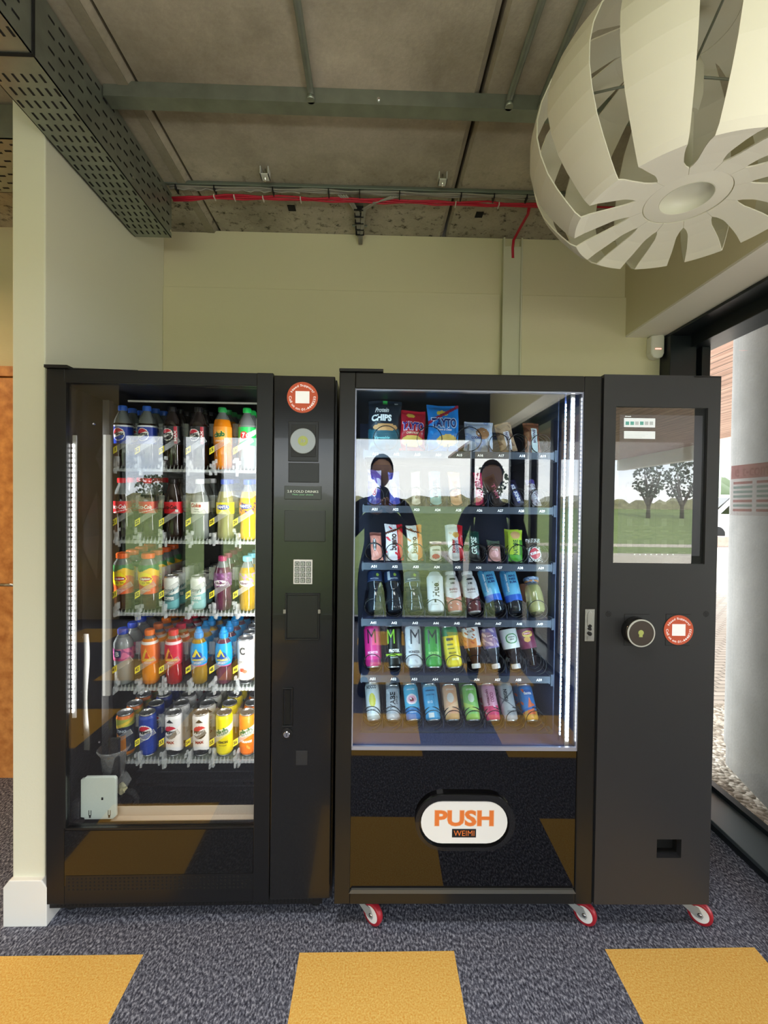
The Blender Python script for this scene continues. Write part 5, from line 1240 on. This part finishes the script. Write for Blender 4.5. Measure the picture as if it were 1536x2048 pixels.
# -- snack machine types
E5 = .0325
can('en_pink', E5, .168, [('bg', 'c82878'), ('band', .0, .03, 'a02060')], [('M', -.002, .122, .034, .056, '201020', {'bold': .0}), ('MONSTER', 0, .058, .042, .010, 'f0c0d8', {'bold': .04}), ('ULTRA', 0, .046, .02, .005, 'f0c0d8')])
can('en_black', E5, .168, [('bg', '0c100c'), ('band', .046, .053, '9ccc30')], [('M', -.010, .122, .030, .056, '8cc83c', {'bold': .0}), ('PROTEK', .002, .066, .044, .013, 'f0f4f0', {'bold': .05}), ('ENERGY', 0, .040, .03, .005, 'c0c8c0')])
can('en_white', E5, .168, [('bg', 'ccd0d4'), ('noise', 120, 90, .8, 'b4b8c0')], [('M', .006, .122, .040, .058, '282c34', {'bold': .0}), ('MONSTER', 0, .062, .046, .010, '585c64', {'bold': .04}), ('ENERGY', 0, .050, .03, .005, '787c84')])
can('en_green', E5, .168, [('bg', '3c9c3c'), ('noise', 90, 70, 1.0, '4cac44')], [('M', -.004, .122, .036, .056, '183c20', {'bold': .0}), ('MONSTER', 0, .058, .044, .010, 'a0e080', {'bold': .04}), ('ENERGY', 0, .046, .03, .005, 'a0e080')])
can('en_yellow', E5, .168, [('bg', 'ecd81c'), ('band', .128, .168, '0c8040'), ('rect', -.02, .006, .108, .118, '3c4830'), ('rect', -.02, .004, .090, .096, '6c7830'), ('rect', -.02, .008, .074, .080, '6c7830'), ('rect', -.01, .02, .03, .04, 'f8f4a0')], [('MELLOW', -.002, .060, .03, .007, '404830')])
# tall slim cans on the bottom shelf
E6 = .029
can('s_white', E6, .165, [('bg', 'd8dcdc'), ('ell', 0, .085, .014, .030, 'd8cc50'), ('band', 0, .02, 'a8b0b0')], [('NOCCO', 0, .142, .044, .016, '303c4c', {'bold': .04}), ('BCAA', 0, .045, .022, .007, '586068')])
can('s_silver', E6, .165, [('bg', 'a8acb4'), ('noise', 70, 50, .7, 'c4c8cc'), ('band', .145, .165, '888c94')], [('VABE', -.002, .088, .080, .022, '14161c', V), ('ZERO', .016, .09, .04, .007, '484c54', V)])
can('s_eye', E6, .165, [('bg', '58b4d8'), ('band', 0, .055, '1c78c0'), ('disc', 0, .092, .023, 'f0e0e4'), ('disc', .0, .092, .016, 'e8a8c0'), ('disc', 0, .090, .009, '781828'), ('disc', -.003, .094, .0035, 'ffffff')], [('cloudy', 0, .136, .034, .008, 'f0f8ff', {'bold': .03}), ('vitamin', 0, .035, .028, .006, 'd8f0ff')])
can('s_blue', E6, .165, [('bg', '4ca8dc'), ('rect', -.018, .004, .012, .034, 'e8eef0'), ('rect', .008, .018, .06, .11, '3c98cc'), ('band', .148, .165, 'a0ccd8')], [('vitamin', -.002, .132, .040, .008, '0c3c6c', {'bold': .03}), ('WATER', -.002, .112, .036, .006, '0c3c6c'), ('B12', -.006, .080, .02, .010, 'e8f4fc')])
can('s_peach', E6, .165, [('bg', 'e8b088'), ('ell', -.002, .100, .014, .022, 'e4dcd4'), ('slant', .05, .6, .020, 'f0c8a0'), ('band', 0, .03, 'e0b070')], [('PEACH', 0, .040, .03, .006, 'a85838'), ('SPARK', 0, .138, .034, .008, 'f8ece0', {'bold': .03})])
can('s_green', E6, .165, [('bg', '8ccc70'), ('ell', 0, .100, .013, .020, 'e0ecd8'), ('slant', .046, -.5, .02, 'b8dc6c'), ('band', 0, .03, 'a4d058')], [('LIME', 0, .040, .024, .007, '38783c'), ('SPARK', 0, .138, .034, .008, 'f0f8e8', {'bold': .03})])
can('s_pink', E6, .165, [('bg', 'e0a0bc'), ('below', .062, .1, 'd83c6c'), ('noise', 110, 90, 1.05, 'e8b8cc')], [('vitamin', -.012, .10, .070, .010, '782c48', V), ('COCO', .006, .10, .044, .014, 'a04468', V)])
can('s_grey', E6, .165, [('bg', 'b0b4b8'), ('slant', .10, .9, .008, '70747c'), ('slant', .07, -.9, .006, '70747c')], [('REIGN', -.008, .108, .05, .014, '40444c', V), ('ZERO', 0, .040, .028, .007, '50545c')])
can('s_orange', E6, .165, [('bg', '3c7cc0'), ('band', 0, .045, 'd8a040'), ('tri', .002, .018, .03, .105, 'e86c2c'), ('noise', 90, 80, .85, 'd86030'), ('rect', -.014, .014, .112, .136, '2c60b0'), ('slant', .05, .3, .01, '2c60a8')], [('fanta', 0, .122, .032, .014, 'f0f4f8', {'bold': .05})])
# bottles on the fourth shelf
DRK = [(.024, 0), (.031, .008), (.0325, .03), (.0325, .07), (.0295, .10), (.0275, .112), (.0315, .125), (.0325, .15), (.0325, .19), (.029, .20)]
bottle('d_navy', DRK, 'liq_dark', .3, (.142, .196, [('bg', '26365c'), ('ell', .008, .168, .014, .014, '203048'), ('ell', .010, .172, .006, .007, '98b048'), ('band', .142, .146, '4c5c80')]), None, [('PROTEIN', -.004, .154, .034, .006, 'c8d0e0')], clear='liq_dark')
bottle('d_navy2', DRK, 'liq_dark', .3, (.142, .196, [('bg', '1c2c4c'), ('rect', -.022, -.010, .148, .190, 'a8b0bc'), ('ell', .010, .172, .006, .007, '98b048')]), None, [('PROTEIN', .006, .154, .030, .006, 'c8d0e0')], clear='liq_dark')
HUE = [(.026, 0), (.0325, .006), (.033, .15), (.0325, .17), (.022, .19), (.020, .194), (.020, .20)]
bottle('huel', HUE, hx('e6e8ea'), .3, (.004, .17, [('bg', 'e6e8ea'), ('rect', -.010, -.002, .042, .054, '282828')]), (.0215, .194, .214, '484c50'), [('Huel', -.002, .105, .072, .026, '101214', V), ('Complete meal', -.010, .032, .028, .004, '585858')])
def shakef(c): return [('bg', 'dcd8d8'), ('wave', -.1, 0, 1, 'dcd8d8'), ('below', .048, .5, c), ('noise', 160, 140, 1.15, 'd0ccd0'), ('ell', .002, .168, .012, .006, '303438')]
SHK = [(.024, 0), (.029, .008), (.0325, .05), (.0325, .11), (.031, .145), (.025, .175), (.0215, .185), (.0215, .19)]
bottle('shake_p', SHK, hx('d8d4d4'), .3, (.006, .178, [('bg', 'dcd8d8'), ('below', .060, .5, 'c88070'), ('noise', 170, 150, 1.0, 'dcd0cc'), ('ell', .002, .160, .014, .006, '303438')]), (.0225, .186, .206, 'f0f0f0'), [('HII', 0, .138, .016, .010, '303034', {'bold': .05}), ('SHAKE', 0, .108, .036, .010, '7c4438', {'bold': .03}), ('STRAWBERRY', 0, .094, .034, .005, '7c4438')])
bottle('shake_c', SHK, hx('d8d4d4'), .3, (.006, .178, [('bg', 'dcd8d8'), ('below', .060, .5, '582428'), ('noise', 170, 150, 1.0, 'd4c4c0'), ('ell', .002, .160, .014, .006, '303438')]), (.0225, .186, .206, 'f0f0f0'), [('HII', 0, .138, .016, .010, '303034', {'bold': .05}), ('SHAKE', 0, .108, .036, .010, '4c2c30', {'bold': .03}), ('CHOCOLATE', 0, .094, .034, .005, '4c2c30')])
VIV = [(.022, 0), (.030, .010), (.0325, .035), (.032, .06), (.0325, .08), (.0325, .20), (.030, .21)]
bottle('viv', VIV, 'liq_dark', .3, (.052, .206, [('bg', '64b4dc'), ('band', .052, .072, '1c4cb8'), ('band', .072, .084, '2864cc'), ('wave', .194, .004, 120, '4098cc'), ('below', .084, 0, '2860c8'), ('rect', -.034, -.014, .10, .20, '3c90c4')]), None, [('MAG', .006, .172, .028, .011, '14407c', {'bold': .05}), ('NES', .006, .157, .028, .011, '14407c', {'bold': .05}), ('IUM', .006, .142, .028, .011, '14407c', {'bold': .05}), ('VIVID', .0, .194, .04, .009, '104080', {'bold': .04}), ('vitamin water', -.020, .142, .09, .009, 'e0f0f8', V)], clear='liq_dark')
bottle('clear_b', [(.024, 0), (.032, .012), (.034, .05), (.034, .10), (.032, .13), (.024, .158), (.022, .165), (.027, .17), (.030, .19)], 'liq_paleyellow', .145, (.158, .189, [('bg', '5c7ca8'), ('band', .158, .165, '2c4c90'), ('band', .165, .172, 'c88850'), ('noise', 200, 180, .5, 'a8b8cc')]), None, [('FRUIT', 0, .180, .03, .007, 'e8f0f8')])
# upside-down bottles on the fifth shelf (drawn neck down)
INV = [(.0145, .012), (.0145, .022), (.0195, .045), (.0285, .075), (.0315, .09), (.033, .11), (.033, .185), (.029, .195)]
def inv(key, liq, label, texts, capc='e8e8ea'):
    bottle(key, INV, liq, .5, (.094, .186, label), None, texts, clear=liq); parts, r, H = PROTO[key]
    if capc:
        c = cap_mesh(.0165, 0, .022, capc); me = bpy.data.meshes.new('cap'); me.from_pydata(c[1].v, [], c[1].f); me.materials.append(MATS[c[2][0]]); parts.append(('cap', me))
inv('i_orange', 'liq_brown', [('bg', 'e4e0dc'), ('below', .130, .5, 'd88848'), ('noise', 150, 120, .7, 'b85c30'), ('rect', .014, .04, .10, .186, 'd8d0cc')], [('ICED', -.004, .168, .026, .008, '703820', {'bold': .03})])
inv('i_purple', 'liq_dark', [('bg', '6c5c98'), ('noise', 130, 120, .3, 'b8a8c0'), ('ell', 0, .15, .016, .010, '483c80')], [('JUICE', 0, .150, .026, .007, 'f0e8f8', {'bold': .03})])
inv('i_white', 'liq_cola', [('bg', 'e0e4e0'), ('disc', .002, .140, .024, '3c8c48'), ('disc', .002, .140, .0195, 'e8f0e8')], [('LIVING', .002, .147, .026, .006, '303830', {'bold': .03}), ('SEA', .002, .136, .018, .007, '303830', {'bold': .03})])
inv('i_maroon', 'liq_cola', [('bg', '782c4c'), ('ell', 0, .160, .022, .015, 'e8c860'), ('ell', 0, .163, .018, .006, 'c03040'), ('ell', -.006, .136, .014, .012, 'e0a850')], [('Lipton', 0, .163, .028, .007, 'fff0f0', {'bold': .04})], None)
# packets
packet('p_chips', .135, .19, .05, [('bg', '1c2430'), ('wave', -.2, 0, 1, '1c2430'), ('below', .070, .1, '1c5060'), ('ell', .004, .082, .05, .014, 'c89460'), ('rect', -.008, .008, .172, .19, '38a048')], [('Protein', -.012, .148, .056, .020, 'f4f4f4', {'shear': .3}), ('CHIPS', -.012, .116, .082, .026, 'f0f0f0', {'bold': .05}), ('NEW', .045, .178, .014, .006, 'e8e8e8'), ('Vegetable', -.01, .042, .06, .012, '78c4c8', {'shear': .3})])
packet('p_red', .125, .165, .05, [('bg', 'b41c30'), ('ell', -.012, .140, .020, .010, 'd8b048'), ('ell', .0, .036, .052, .022, 'e4c060'), ('noise', 70, 60, 1.25, 'cc2840')], [('TAYTO', 0, .094, .108, .040, 'e8c0d0', {'bold': .09}), ('TAYTO', 0, .094, .102, .033, '1c2c8c', {'bold': .04}), ('CHIPSTICKS', 0, .066, .06, .008, 'f8e0c0', {'shear': .2})])
packet('p_blue', .15, .185, .05, [('bg', '1c7cd0'), ('ell', -.004, .150, .026, .012, 'd8c048'), ('slant', .138, .5, .014, 'a02040'), ('ell', .02, .040, .050, .022, 'e4c468'), ('noise', 60, 50, 1.3, '2c90e0')], [('TAYTO', 0, .108, .124, .044, 'c8dcf4', {'bold': .09}), ('TAYTO', 0, .108, .117, .037, '14286c', {'bold': .04}), ('Cheese & Onion', 0, .080, .07, .009, 'f0f4ff', {'shear': .2})])
packet('p_silver', .15, .15, .045, [('bg', 'b8c4dc'), ('noise', 60, 55, .4, '8ca0cc'), ('ell', .015, .085, .034, .030, 'a07450'), ('noise', 150, 130, 1.2, 'd8dce4')], [('COOKIE', -.02, .06, .05, .012, '243c7c', {'bold': .04})])
packet('p_choc', .085, .16, .035, [('bg', 'a88868'), ('noise', 70, 60, .5, '705038'), ('rect', -.012, .018, .01, .10, 'd8d4dc')], [('PROTEIN', .003, .055, .08, .014, '403060', V)])
packet('p_brown', .075, .16, .03, [('bg', '7c4830'), ('noise', 80, 60, .6, '5c3020'), ('rect', -.006, .022, 0, .125, 'ccd8d8')], [('BROWNIE', .008, .08, .07, .014, '584060', V)])
def bar(key, bgc, shapes=(), texts=(), w_=.05, H=.15, T=.022, **k): packet(key, w_, H, T, [('bg', bgc)]+list(shapes), texts, crimp=.010, wr=.0008, **k)
bar('b21', '5c4ca0', [('noise', 90, 60, .3, 'c8c4e0'), ('below', .05, 0, '34347c'), ('ell', 0, .06, .010, .030, 'e4d0d8')], [('OREO', 0, .06, .05, .012, 'd04050', V)])
bar('b22', '34348c', [('below', .15, 0, '4448a0'), ('ell', 0, .06, .010, .034, 'e0c8d4'), ('noise', 90, 70, 1.0, '7c88d0')], [('OREO', 0, .06, .05, .012, 'd04050', V)])
bar('b23', 'd4c4b0', [('noise', 90, 70, .8, 'a89488')], [('NUTS', 0, .06, .07, .014, '806050', V)])
bar('b24', '8cc4c8', [('noise', 90, 70, 1.0, 'c0e0e0')], [('FULFIL', 0, .07, .08, .016, '244c60', V)])
bar('b25', 'e8ac7c', [('noise', 70, 50, 1.0, 'f0c8a0')], [('FULFIL', 0, .07, .08, .016, '9c5830', V)])
bar('b26', 'cc3464', [('rect', -.025, -.010, 0, .15, '301420'), ('noise', 70, 50, 1.2, 'e05880')], [('FULFIL', .004, .07, .08, .016, 'f0c0d0', V)])
bar('b27', '241418', [('noise', 70, 50, 1.2, '401c28')], [('Twirl', 0, .07, .07, .016, 'b05070', dict(vert=-1, bold=.03))])
bar('b28', '201c38', [('ell', 0, .07, .013, .055, '2c3c90')], [('KELKINS', 0, .07, .095, .017, 'e8e8f4', dict(vert=-1, bold=.05))])
bar('b29', '50408c', [('below', .12, 0, 'a8a0a8'), ('noise', 120, 90, .5, '604c58')], [('NUTS', 0, .06, .06, .010, 'e8e8f0', dict(vert=-1, bold=.03))])
bar('b31', 'd88c7c', [('ell', -.006, .08, .008, .034, '181818'), ('band', .128, .15, '804840')], [('EAT NATURAL', -.006, .08, .060, .007, 'f0f0f0', V)], w_=.05)
bar('b32', 'e4dce0', [('rect', .010, .03, 0, .16, 'c0182c'), ('noise', 110, 80, .9, 'd02838'), ('slant', .12, .5, .01, '5c3020')], [('bueno', -.004, .075, .07, .022, '301410', V)], w_=.06)
bar('b33', 'e8e4d8', [('rect', .010, .03, 0, .16, 'dc7c30'), ('noise', 110, 80, 1.0, 'e09050'), ('slant', .12, -.5, .008, '6c3c20')], [('bueno', -.004, .065, .07, .02, '806030', V)], w_=.056)
bar('b34', 'dcd4c4', [('band', .07, .09, '804c34'), ('ell', 0, .02, .016, .010, 'c83038')], [('choco', 0, .05, .03, .010, '40281c')], w_=.048, H=.10)
bar('b35', 'e4e4e4', [('rect', .008, .03, 0, .15, 'c81c2c'), ('ell', .002, .105, .010, .012, 'd0a050'), ('noise', 110, 90, 1.2, 'd8c0b8')], [('Kinder', -.008, .06, .055, .011, 'b01820', V), ('CHOCOLATE', .003, .055, .05, .008, '382c70', V)])
bar('b36', '0c3c34', [('below', .06, .0, '141c20'), ('noise', 80, 60, 1.0, '14584c')], [('GRYSE', 0, .075, .085, .022, 'dcf0e8', V)])
bar('b37', 'c08c88', [('band', .07, .10, '4c5c50'), ('disc', 0, .032, .014, 'e0a8a8')], [('soft', 0, .055, .02, .008, 'f0e8e0')], w_=.046, H=.10)
bar('b38', 'b4d038', [('ell', 0, .125, .016, .02, 'd8a878'), ('rect', .012, .03, 0, .10, '48882c'), ('band', 0, .03, '50a02c')], [('NATURE', -.002, .065, .07, .016, '285c1c', V)])
bar('b39', '584c44', [('ell', 0, .036, .021, .026, 'f0e0e0'), ('ell', 0, .036, .018, .023, 'c42c40'), ('noise', 420, 420, .2, 'e0e0e0'), ('ell', 0, .036, .018, .023, 'c42c40'), ('rect', -.03, .03, .065, .088, '584c44')], [('KitKat', 0, .038, .034, .012, 'f8f0f0', {'bold': .04, 'rot': .4})], w_=.05, H=.11)
CAT = {'packet': 'snack', 'bar': 'snack bar', 'can': 'can', 'bottle': 'bottle'}
# key, lane, name, category, px: bottom x,y, top x,y, width, description
IT = [
 (0, 'p_chips', 'crisp_packet', 'snack packet', 770, 895, 769, 803, 67, 'black and teal protein crisps packet on the top shelf of the snack machine'),
 (0, 'p_red', 'crisp_packet', 'snack packet', 825, 897, 825, 822, 52, 'red crisps packet on the top shelf of the snack machine'),
 (0, 'p_blue', 'crisp_packet', 'snack packet', 885, 897, 886, 811, 64, 'blue crisps packet on the top shelf of the snack machine'),
 (0, 'p_silver', 'cookie_packet', 'snack packet', 956, 897, 958, 845, 58, 'silver-blue cookie packet on the top shelf of the snack machine'),
 (0, 'p_choc', 'snack_bar', 'snack bar', 1018, 899, 1004, 847, 34, 'brown and white protein bar on the top shelf, beside the cookie packet'),
 (0, 'p_brown', 'snack_bar', 'snack bar', 1066, 902, 1060, 847, 32, 'brown brownie bar at the right end of the top shelf'),
 (1, 'b21', 'snack_bar', 'snack bar', 749, 1010, 749, 940, 27, 'purple and white wrapped biscuit bar above shelf label A21'),
 (1, 'b22', 'snack_bar', 'snack bar', 790, 1010, 787, 944, 22, 'blue-purple wrapped biscuit bar above shelf label A22'),
 (1, 'b23', 'snack_bar', 'snack bar', 832, 1010, 831, 944, 18, 'cream wrapped bar above shelf label A23'),
 (1, 'b24', 'snack_bar', 'snack bar', 872, 1010, 868, 944, 23, 'pale teal wrapped bar above shelf label A24'),
 (1, 'b25', 'snack_bar', 'snack bar', 914, 1011, 906, 945, 23, 'peach-orange wrapped bar above shelf label A25'),
 (1, 'b26', 'snack_bar', 'snack bar', 957, 1011, 951, 945, 24, 'pink wrapped bar above shelf label A26'),
 (1, 'b27', 'snack_bar', 'snack bar', 1001, 1010, 976, 952, 25, 'dark brown wrapped bar leaning left above shelf label A27'),
 (1, 'b28', 'snack_bar', 'snack bar', 1040, 1010, 1020, 962, 21, 'dark blue bar with white lettering above shelf label A28'),
 (1, 'b29', 'snack_bar', 'snack bar', 1074, 1011, 1058, 960, 18, 'purple and silver wrapped bar above shelf label A29'),
 (2, 'b31', 'snack_bar', 'snack bar', 755, 1123, 750, 1065, 23, 'salmon wrapped bar with black oval above shelf label A31'),
 (2, 'b32', 'snack_bar', 'snack bar', 790, 1124, 787, 1049, 36, 'white and red wafer bar above shelf label A32'),
 (2, 'b33', 'snack_bar', 'snack bar', 831, 1124, 828, 1051, 31, 'white and orange wafer bar above shelf label A33'),
 (2, 'b34', 'snack_bar', 'snack bar', 871, 1124, 871, 1083, 24, 'small cream packet with red foot above shelf label A34'),
 (2, 'b35', 'snack_bar', 'snack bar', 914, 1124, 908, 1051, 32, 'white and red chocolate bar packet above shelf label A35'),
 (2, 'b36', 'snack_bar', 'snack bar', 950, 1123, 944, 1063, 25, 'dark green wrapped bar above shelf label A36'),
 (2, 'b37', 'snack_bar', 'snack bar', 990, 1123, 986, 1081, 26, 'small dusty pink packet above shelf label A37'),
 (2, 'b38', 'snack_bar', 'snack bar', 1030, 1123, 1030, 1060, 30, 'lime green and yellow wrapped bar above shelf label A38'),
 (2, 'b39', 'snack_bar', 'snack bar', 1070, 1124, 1065, 1078, 30, 'chequered packet with red oval above shelf label A39'),
 (3, 'd_navy', 'drink_bottle', 'bottle', 752, 1235, 750, 1143, 32, 'dark waisted bottle with navy top above shelf label A41'),
 (3, 'd_navy2', 'drink_bottle', 'bottle', 792, 1235, 783, 1143, 33, 'dark waisted bottle with grey strip on its navy top above shelf label A42'),
 (3, 'd_navy', 'drink_bottle', 'bottle', 832, 1235, 822, 1144, 33, 'dark waisted bottle with navy top above shelf label A43'),
 (3, 'huel', 'drink_bottle', 'bottle', 873, 1236, 868, 1138, 33, 'tall white bottle with big black sideways lettering above shelf label A44'),
 (3, 'shake_p', 'drink_bottle', 'bottle', 911, 1233, 899, 1144, 31, 'white-capped shake bottle with peach pattern above shelf label A45'),
 (3, 'shake_c', 'drink_bottle', 'bottle', 949, 1230, 932, 1144, 31, 'white-capped shake bottle with dark berry pattern above shelf label A46'),
 (3, 'viv', 'drink_bottle', 'bottle', 995, 1234, 968, 1140, 33, 'blue sleeved vitamin drink bottle above shelf label A47'),
 (3, 'viv', 'drink_bottle', 'bottle', 1034, 1233, 1012, 1141, 33, 'blue sleeved vitamin drink bottle above shelf label A48'),
 (3, 'clear_b', 'drink_bottle', 'bottle', 1074, 1236, 1060, 1158, 35, 'pale yellow clear bottle with blue and orange band above shelf label A49'),
 (4, 'en_pink', 'drink_can', 'can', 748, 1339, 743, 1250, 33, 'tall pink energy drink can above shelf label A51'),
 (4, 'en_black', 'drink_can', 'can', 789, 1339, 785, 1251, 33, 'tall black energy drink can with green mark above shelf label A52'),
 (4, 'en_white', 'drink_can', 'can', 829, 1339, 825, 1251, 33, 'tall silver-white energy drink can above shelf label A53'),
 (4, 'en_green', 'drink_can', 'can', 868, 1339, 863, 1251, 33, 'tall green energy drink can above shelf label A54'),
 (4, 'en_yellow', 'drink_can', 'can', 909, 1340, 896, 1252, 33, 'tall yellow can with green top above shelf label A55'),
 (4, 'i_orange', 'drink_bottle', 'bottle', 953, 1341, 937, 1252, 34, 'upside-down bottle with white and orange label above shelf label A56'),
 (4, 'i_purple', 'drink_bottle', 'bottle', 993, 1342, 972, 1254, 32, 'upside-down bottle with purple label above shelf label A57'),
 (4, 'i_white', 'drink_bottle', 'bottle', 1033, 1344, 1012, 1255, 34, 'upside-down dark bottle with round green and white label above shelf label A58'),
 (4, 'i_maroon', 'drink_bottle', 'bottle', 1068, 1342, 1046, 1254, 32, 'dark bottle with maroon and yellow label above shelf label A59'),
 (5, 's_white', 'drink_can', 'can', 749, 1446, 742, 1366, 28, 'slim white can with yellow patch above shelf label A61'),
 (5, 's_silver', 'drink_can', 'can', 787, 1449, 785, 1372, 28, 'slim silver can with black sideways lettering above shelf label A62'),
 (5, 's_eye', 'drink_can', 'can', 828, 1447, 819, 1369, 29, 'slim blue can with a round pink eye above shelf label A63'),
 (5, 's_blue', 'drink_can', 'can', 867, 1447, 857, 1369, 29, 'slim light blue can above shelf label A64'),
 (5, 's_peach', 'drink_can', 'can', 906, 1447, 896, 1370, 29, 'slim peach can above shelf label A65'),
 (5, 's_green', 'drink_can', 'can', 947, 1447, 935, 1370, 29, 'slim light green can above shelf label A66'),
 (5, 's_pink', 'drink_can', 'can', 987, 1445, 972, 1368, 29, 'slim pink can above shelf label A67'),
 (5, 's_grey', 'drink_can', 'can', 1022, 1441, 1006, 1366, 29, 'slim grey can above shelf label A68'),
 (5, 's_orange', 'drink_can', 'can', 1063, 1444, 1046, 1370, 29, 'slim blue and orange can above shelf label A69'),
]
GR = ['snacks on the top shelf of the snack machine', 'bars on the second shelf of the snack machine', 'bars on the third shelf of the snack machine', 'bottles on the fourth shelf of the snack machine', 'cans and bottles on the fifth shelf of the snack machine', 'slim cans on the bottom shelf of the snack machine']
LEAN = [.03, .05, .045, .075, .055, .085]
def place_right(si, key, name, cat, xb, yb, xt, yt, wp, desc, back=0.0):
    parts, r, H = PROTO[key]; D0 = .208 if si >= 3 else .20
    B = Vector((UR(xb, yb, D0)[0], D0, RZ[si]+.004))
    T_ = Vector((UR(xt, yt, D0+LEAN[si])[0], D0+LEAN[si], UR(xt, yt, D0+LEAN[si])[1]))
    ax = T_-B; Ln = ax.length; ax.normalize()
    W = wp*(1.462+D0+LEAN[si]*.5)/F; kx = W/(2*r)
    # right-handed frame: local z = axis, local -y faces the viewer
    yv = Vector((0, 1, 0)); xv = yv.cross(ax); xv.normalize(); yv = ax.cross(xv)
    ky = kx if not key.startswith(('p_', 'b2', 'b3')) else 1
    if ky == kx: B = B + Vector((0, 0, max(0, abs(ax.y)*W*.36)))
    B = B+Vector((0, back, 0))
    kz = (Ln-(.0 if ky != kx else abs(ax.y)*W*.36))/H
    Mx = Matrix(((xv.x*kx, yv.x*ky, ax.x*kz, B.x), (xv.y*kx, yv.y*ky, ax.y*kz, B.y), (xv.z*kx, yv.z*ky, ax.z*kz, B.z), (0, 0, 0, 1)))
    return make(key, MR @ Mx, desc, cat, GR[si], name)
for it in IT:
    place_right(*it)
for it in IT:   # the next product in the same coil, seen over the first one's shoulder
    si, key = it[0], it[1]
    if si in (4, 5) or key in ('shake_p', 'shake_c', 'b32', 'b33', 'b35', 'b36', 'b38'):
        s_, k_, n_, c_, xb, yb, xt, yt, wp, desc = it
        place_right(s_, k_, n_, c_, xb, yb, xt, yt, wp, 'rear copy of '+desc, back=.078 if si >= 3 else .045)
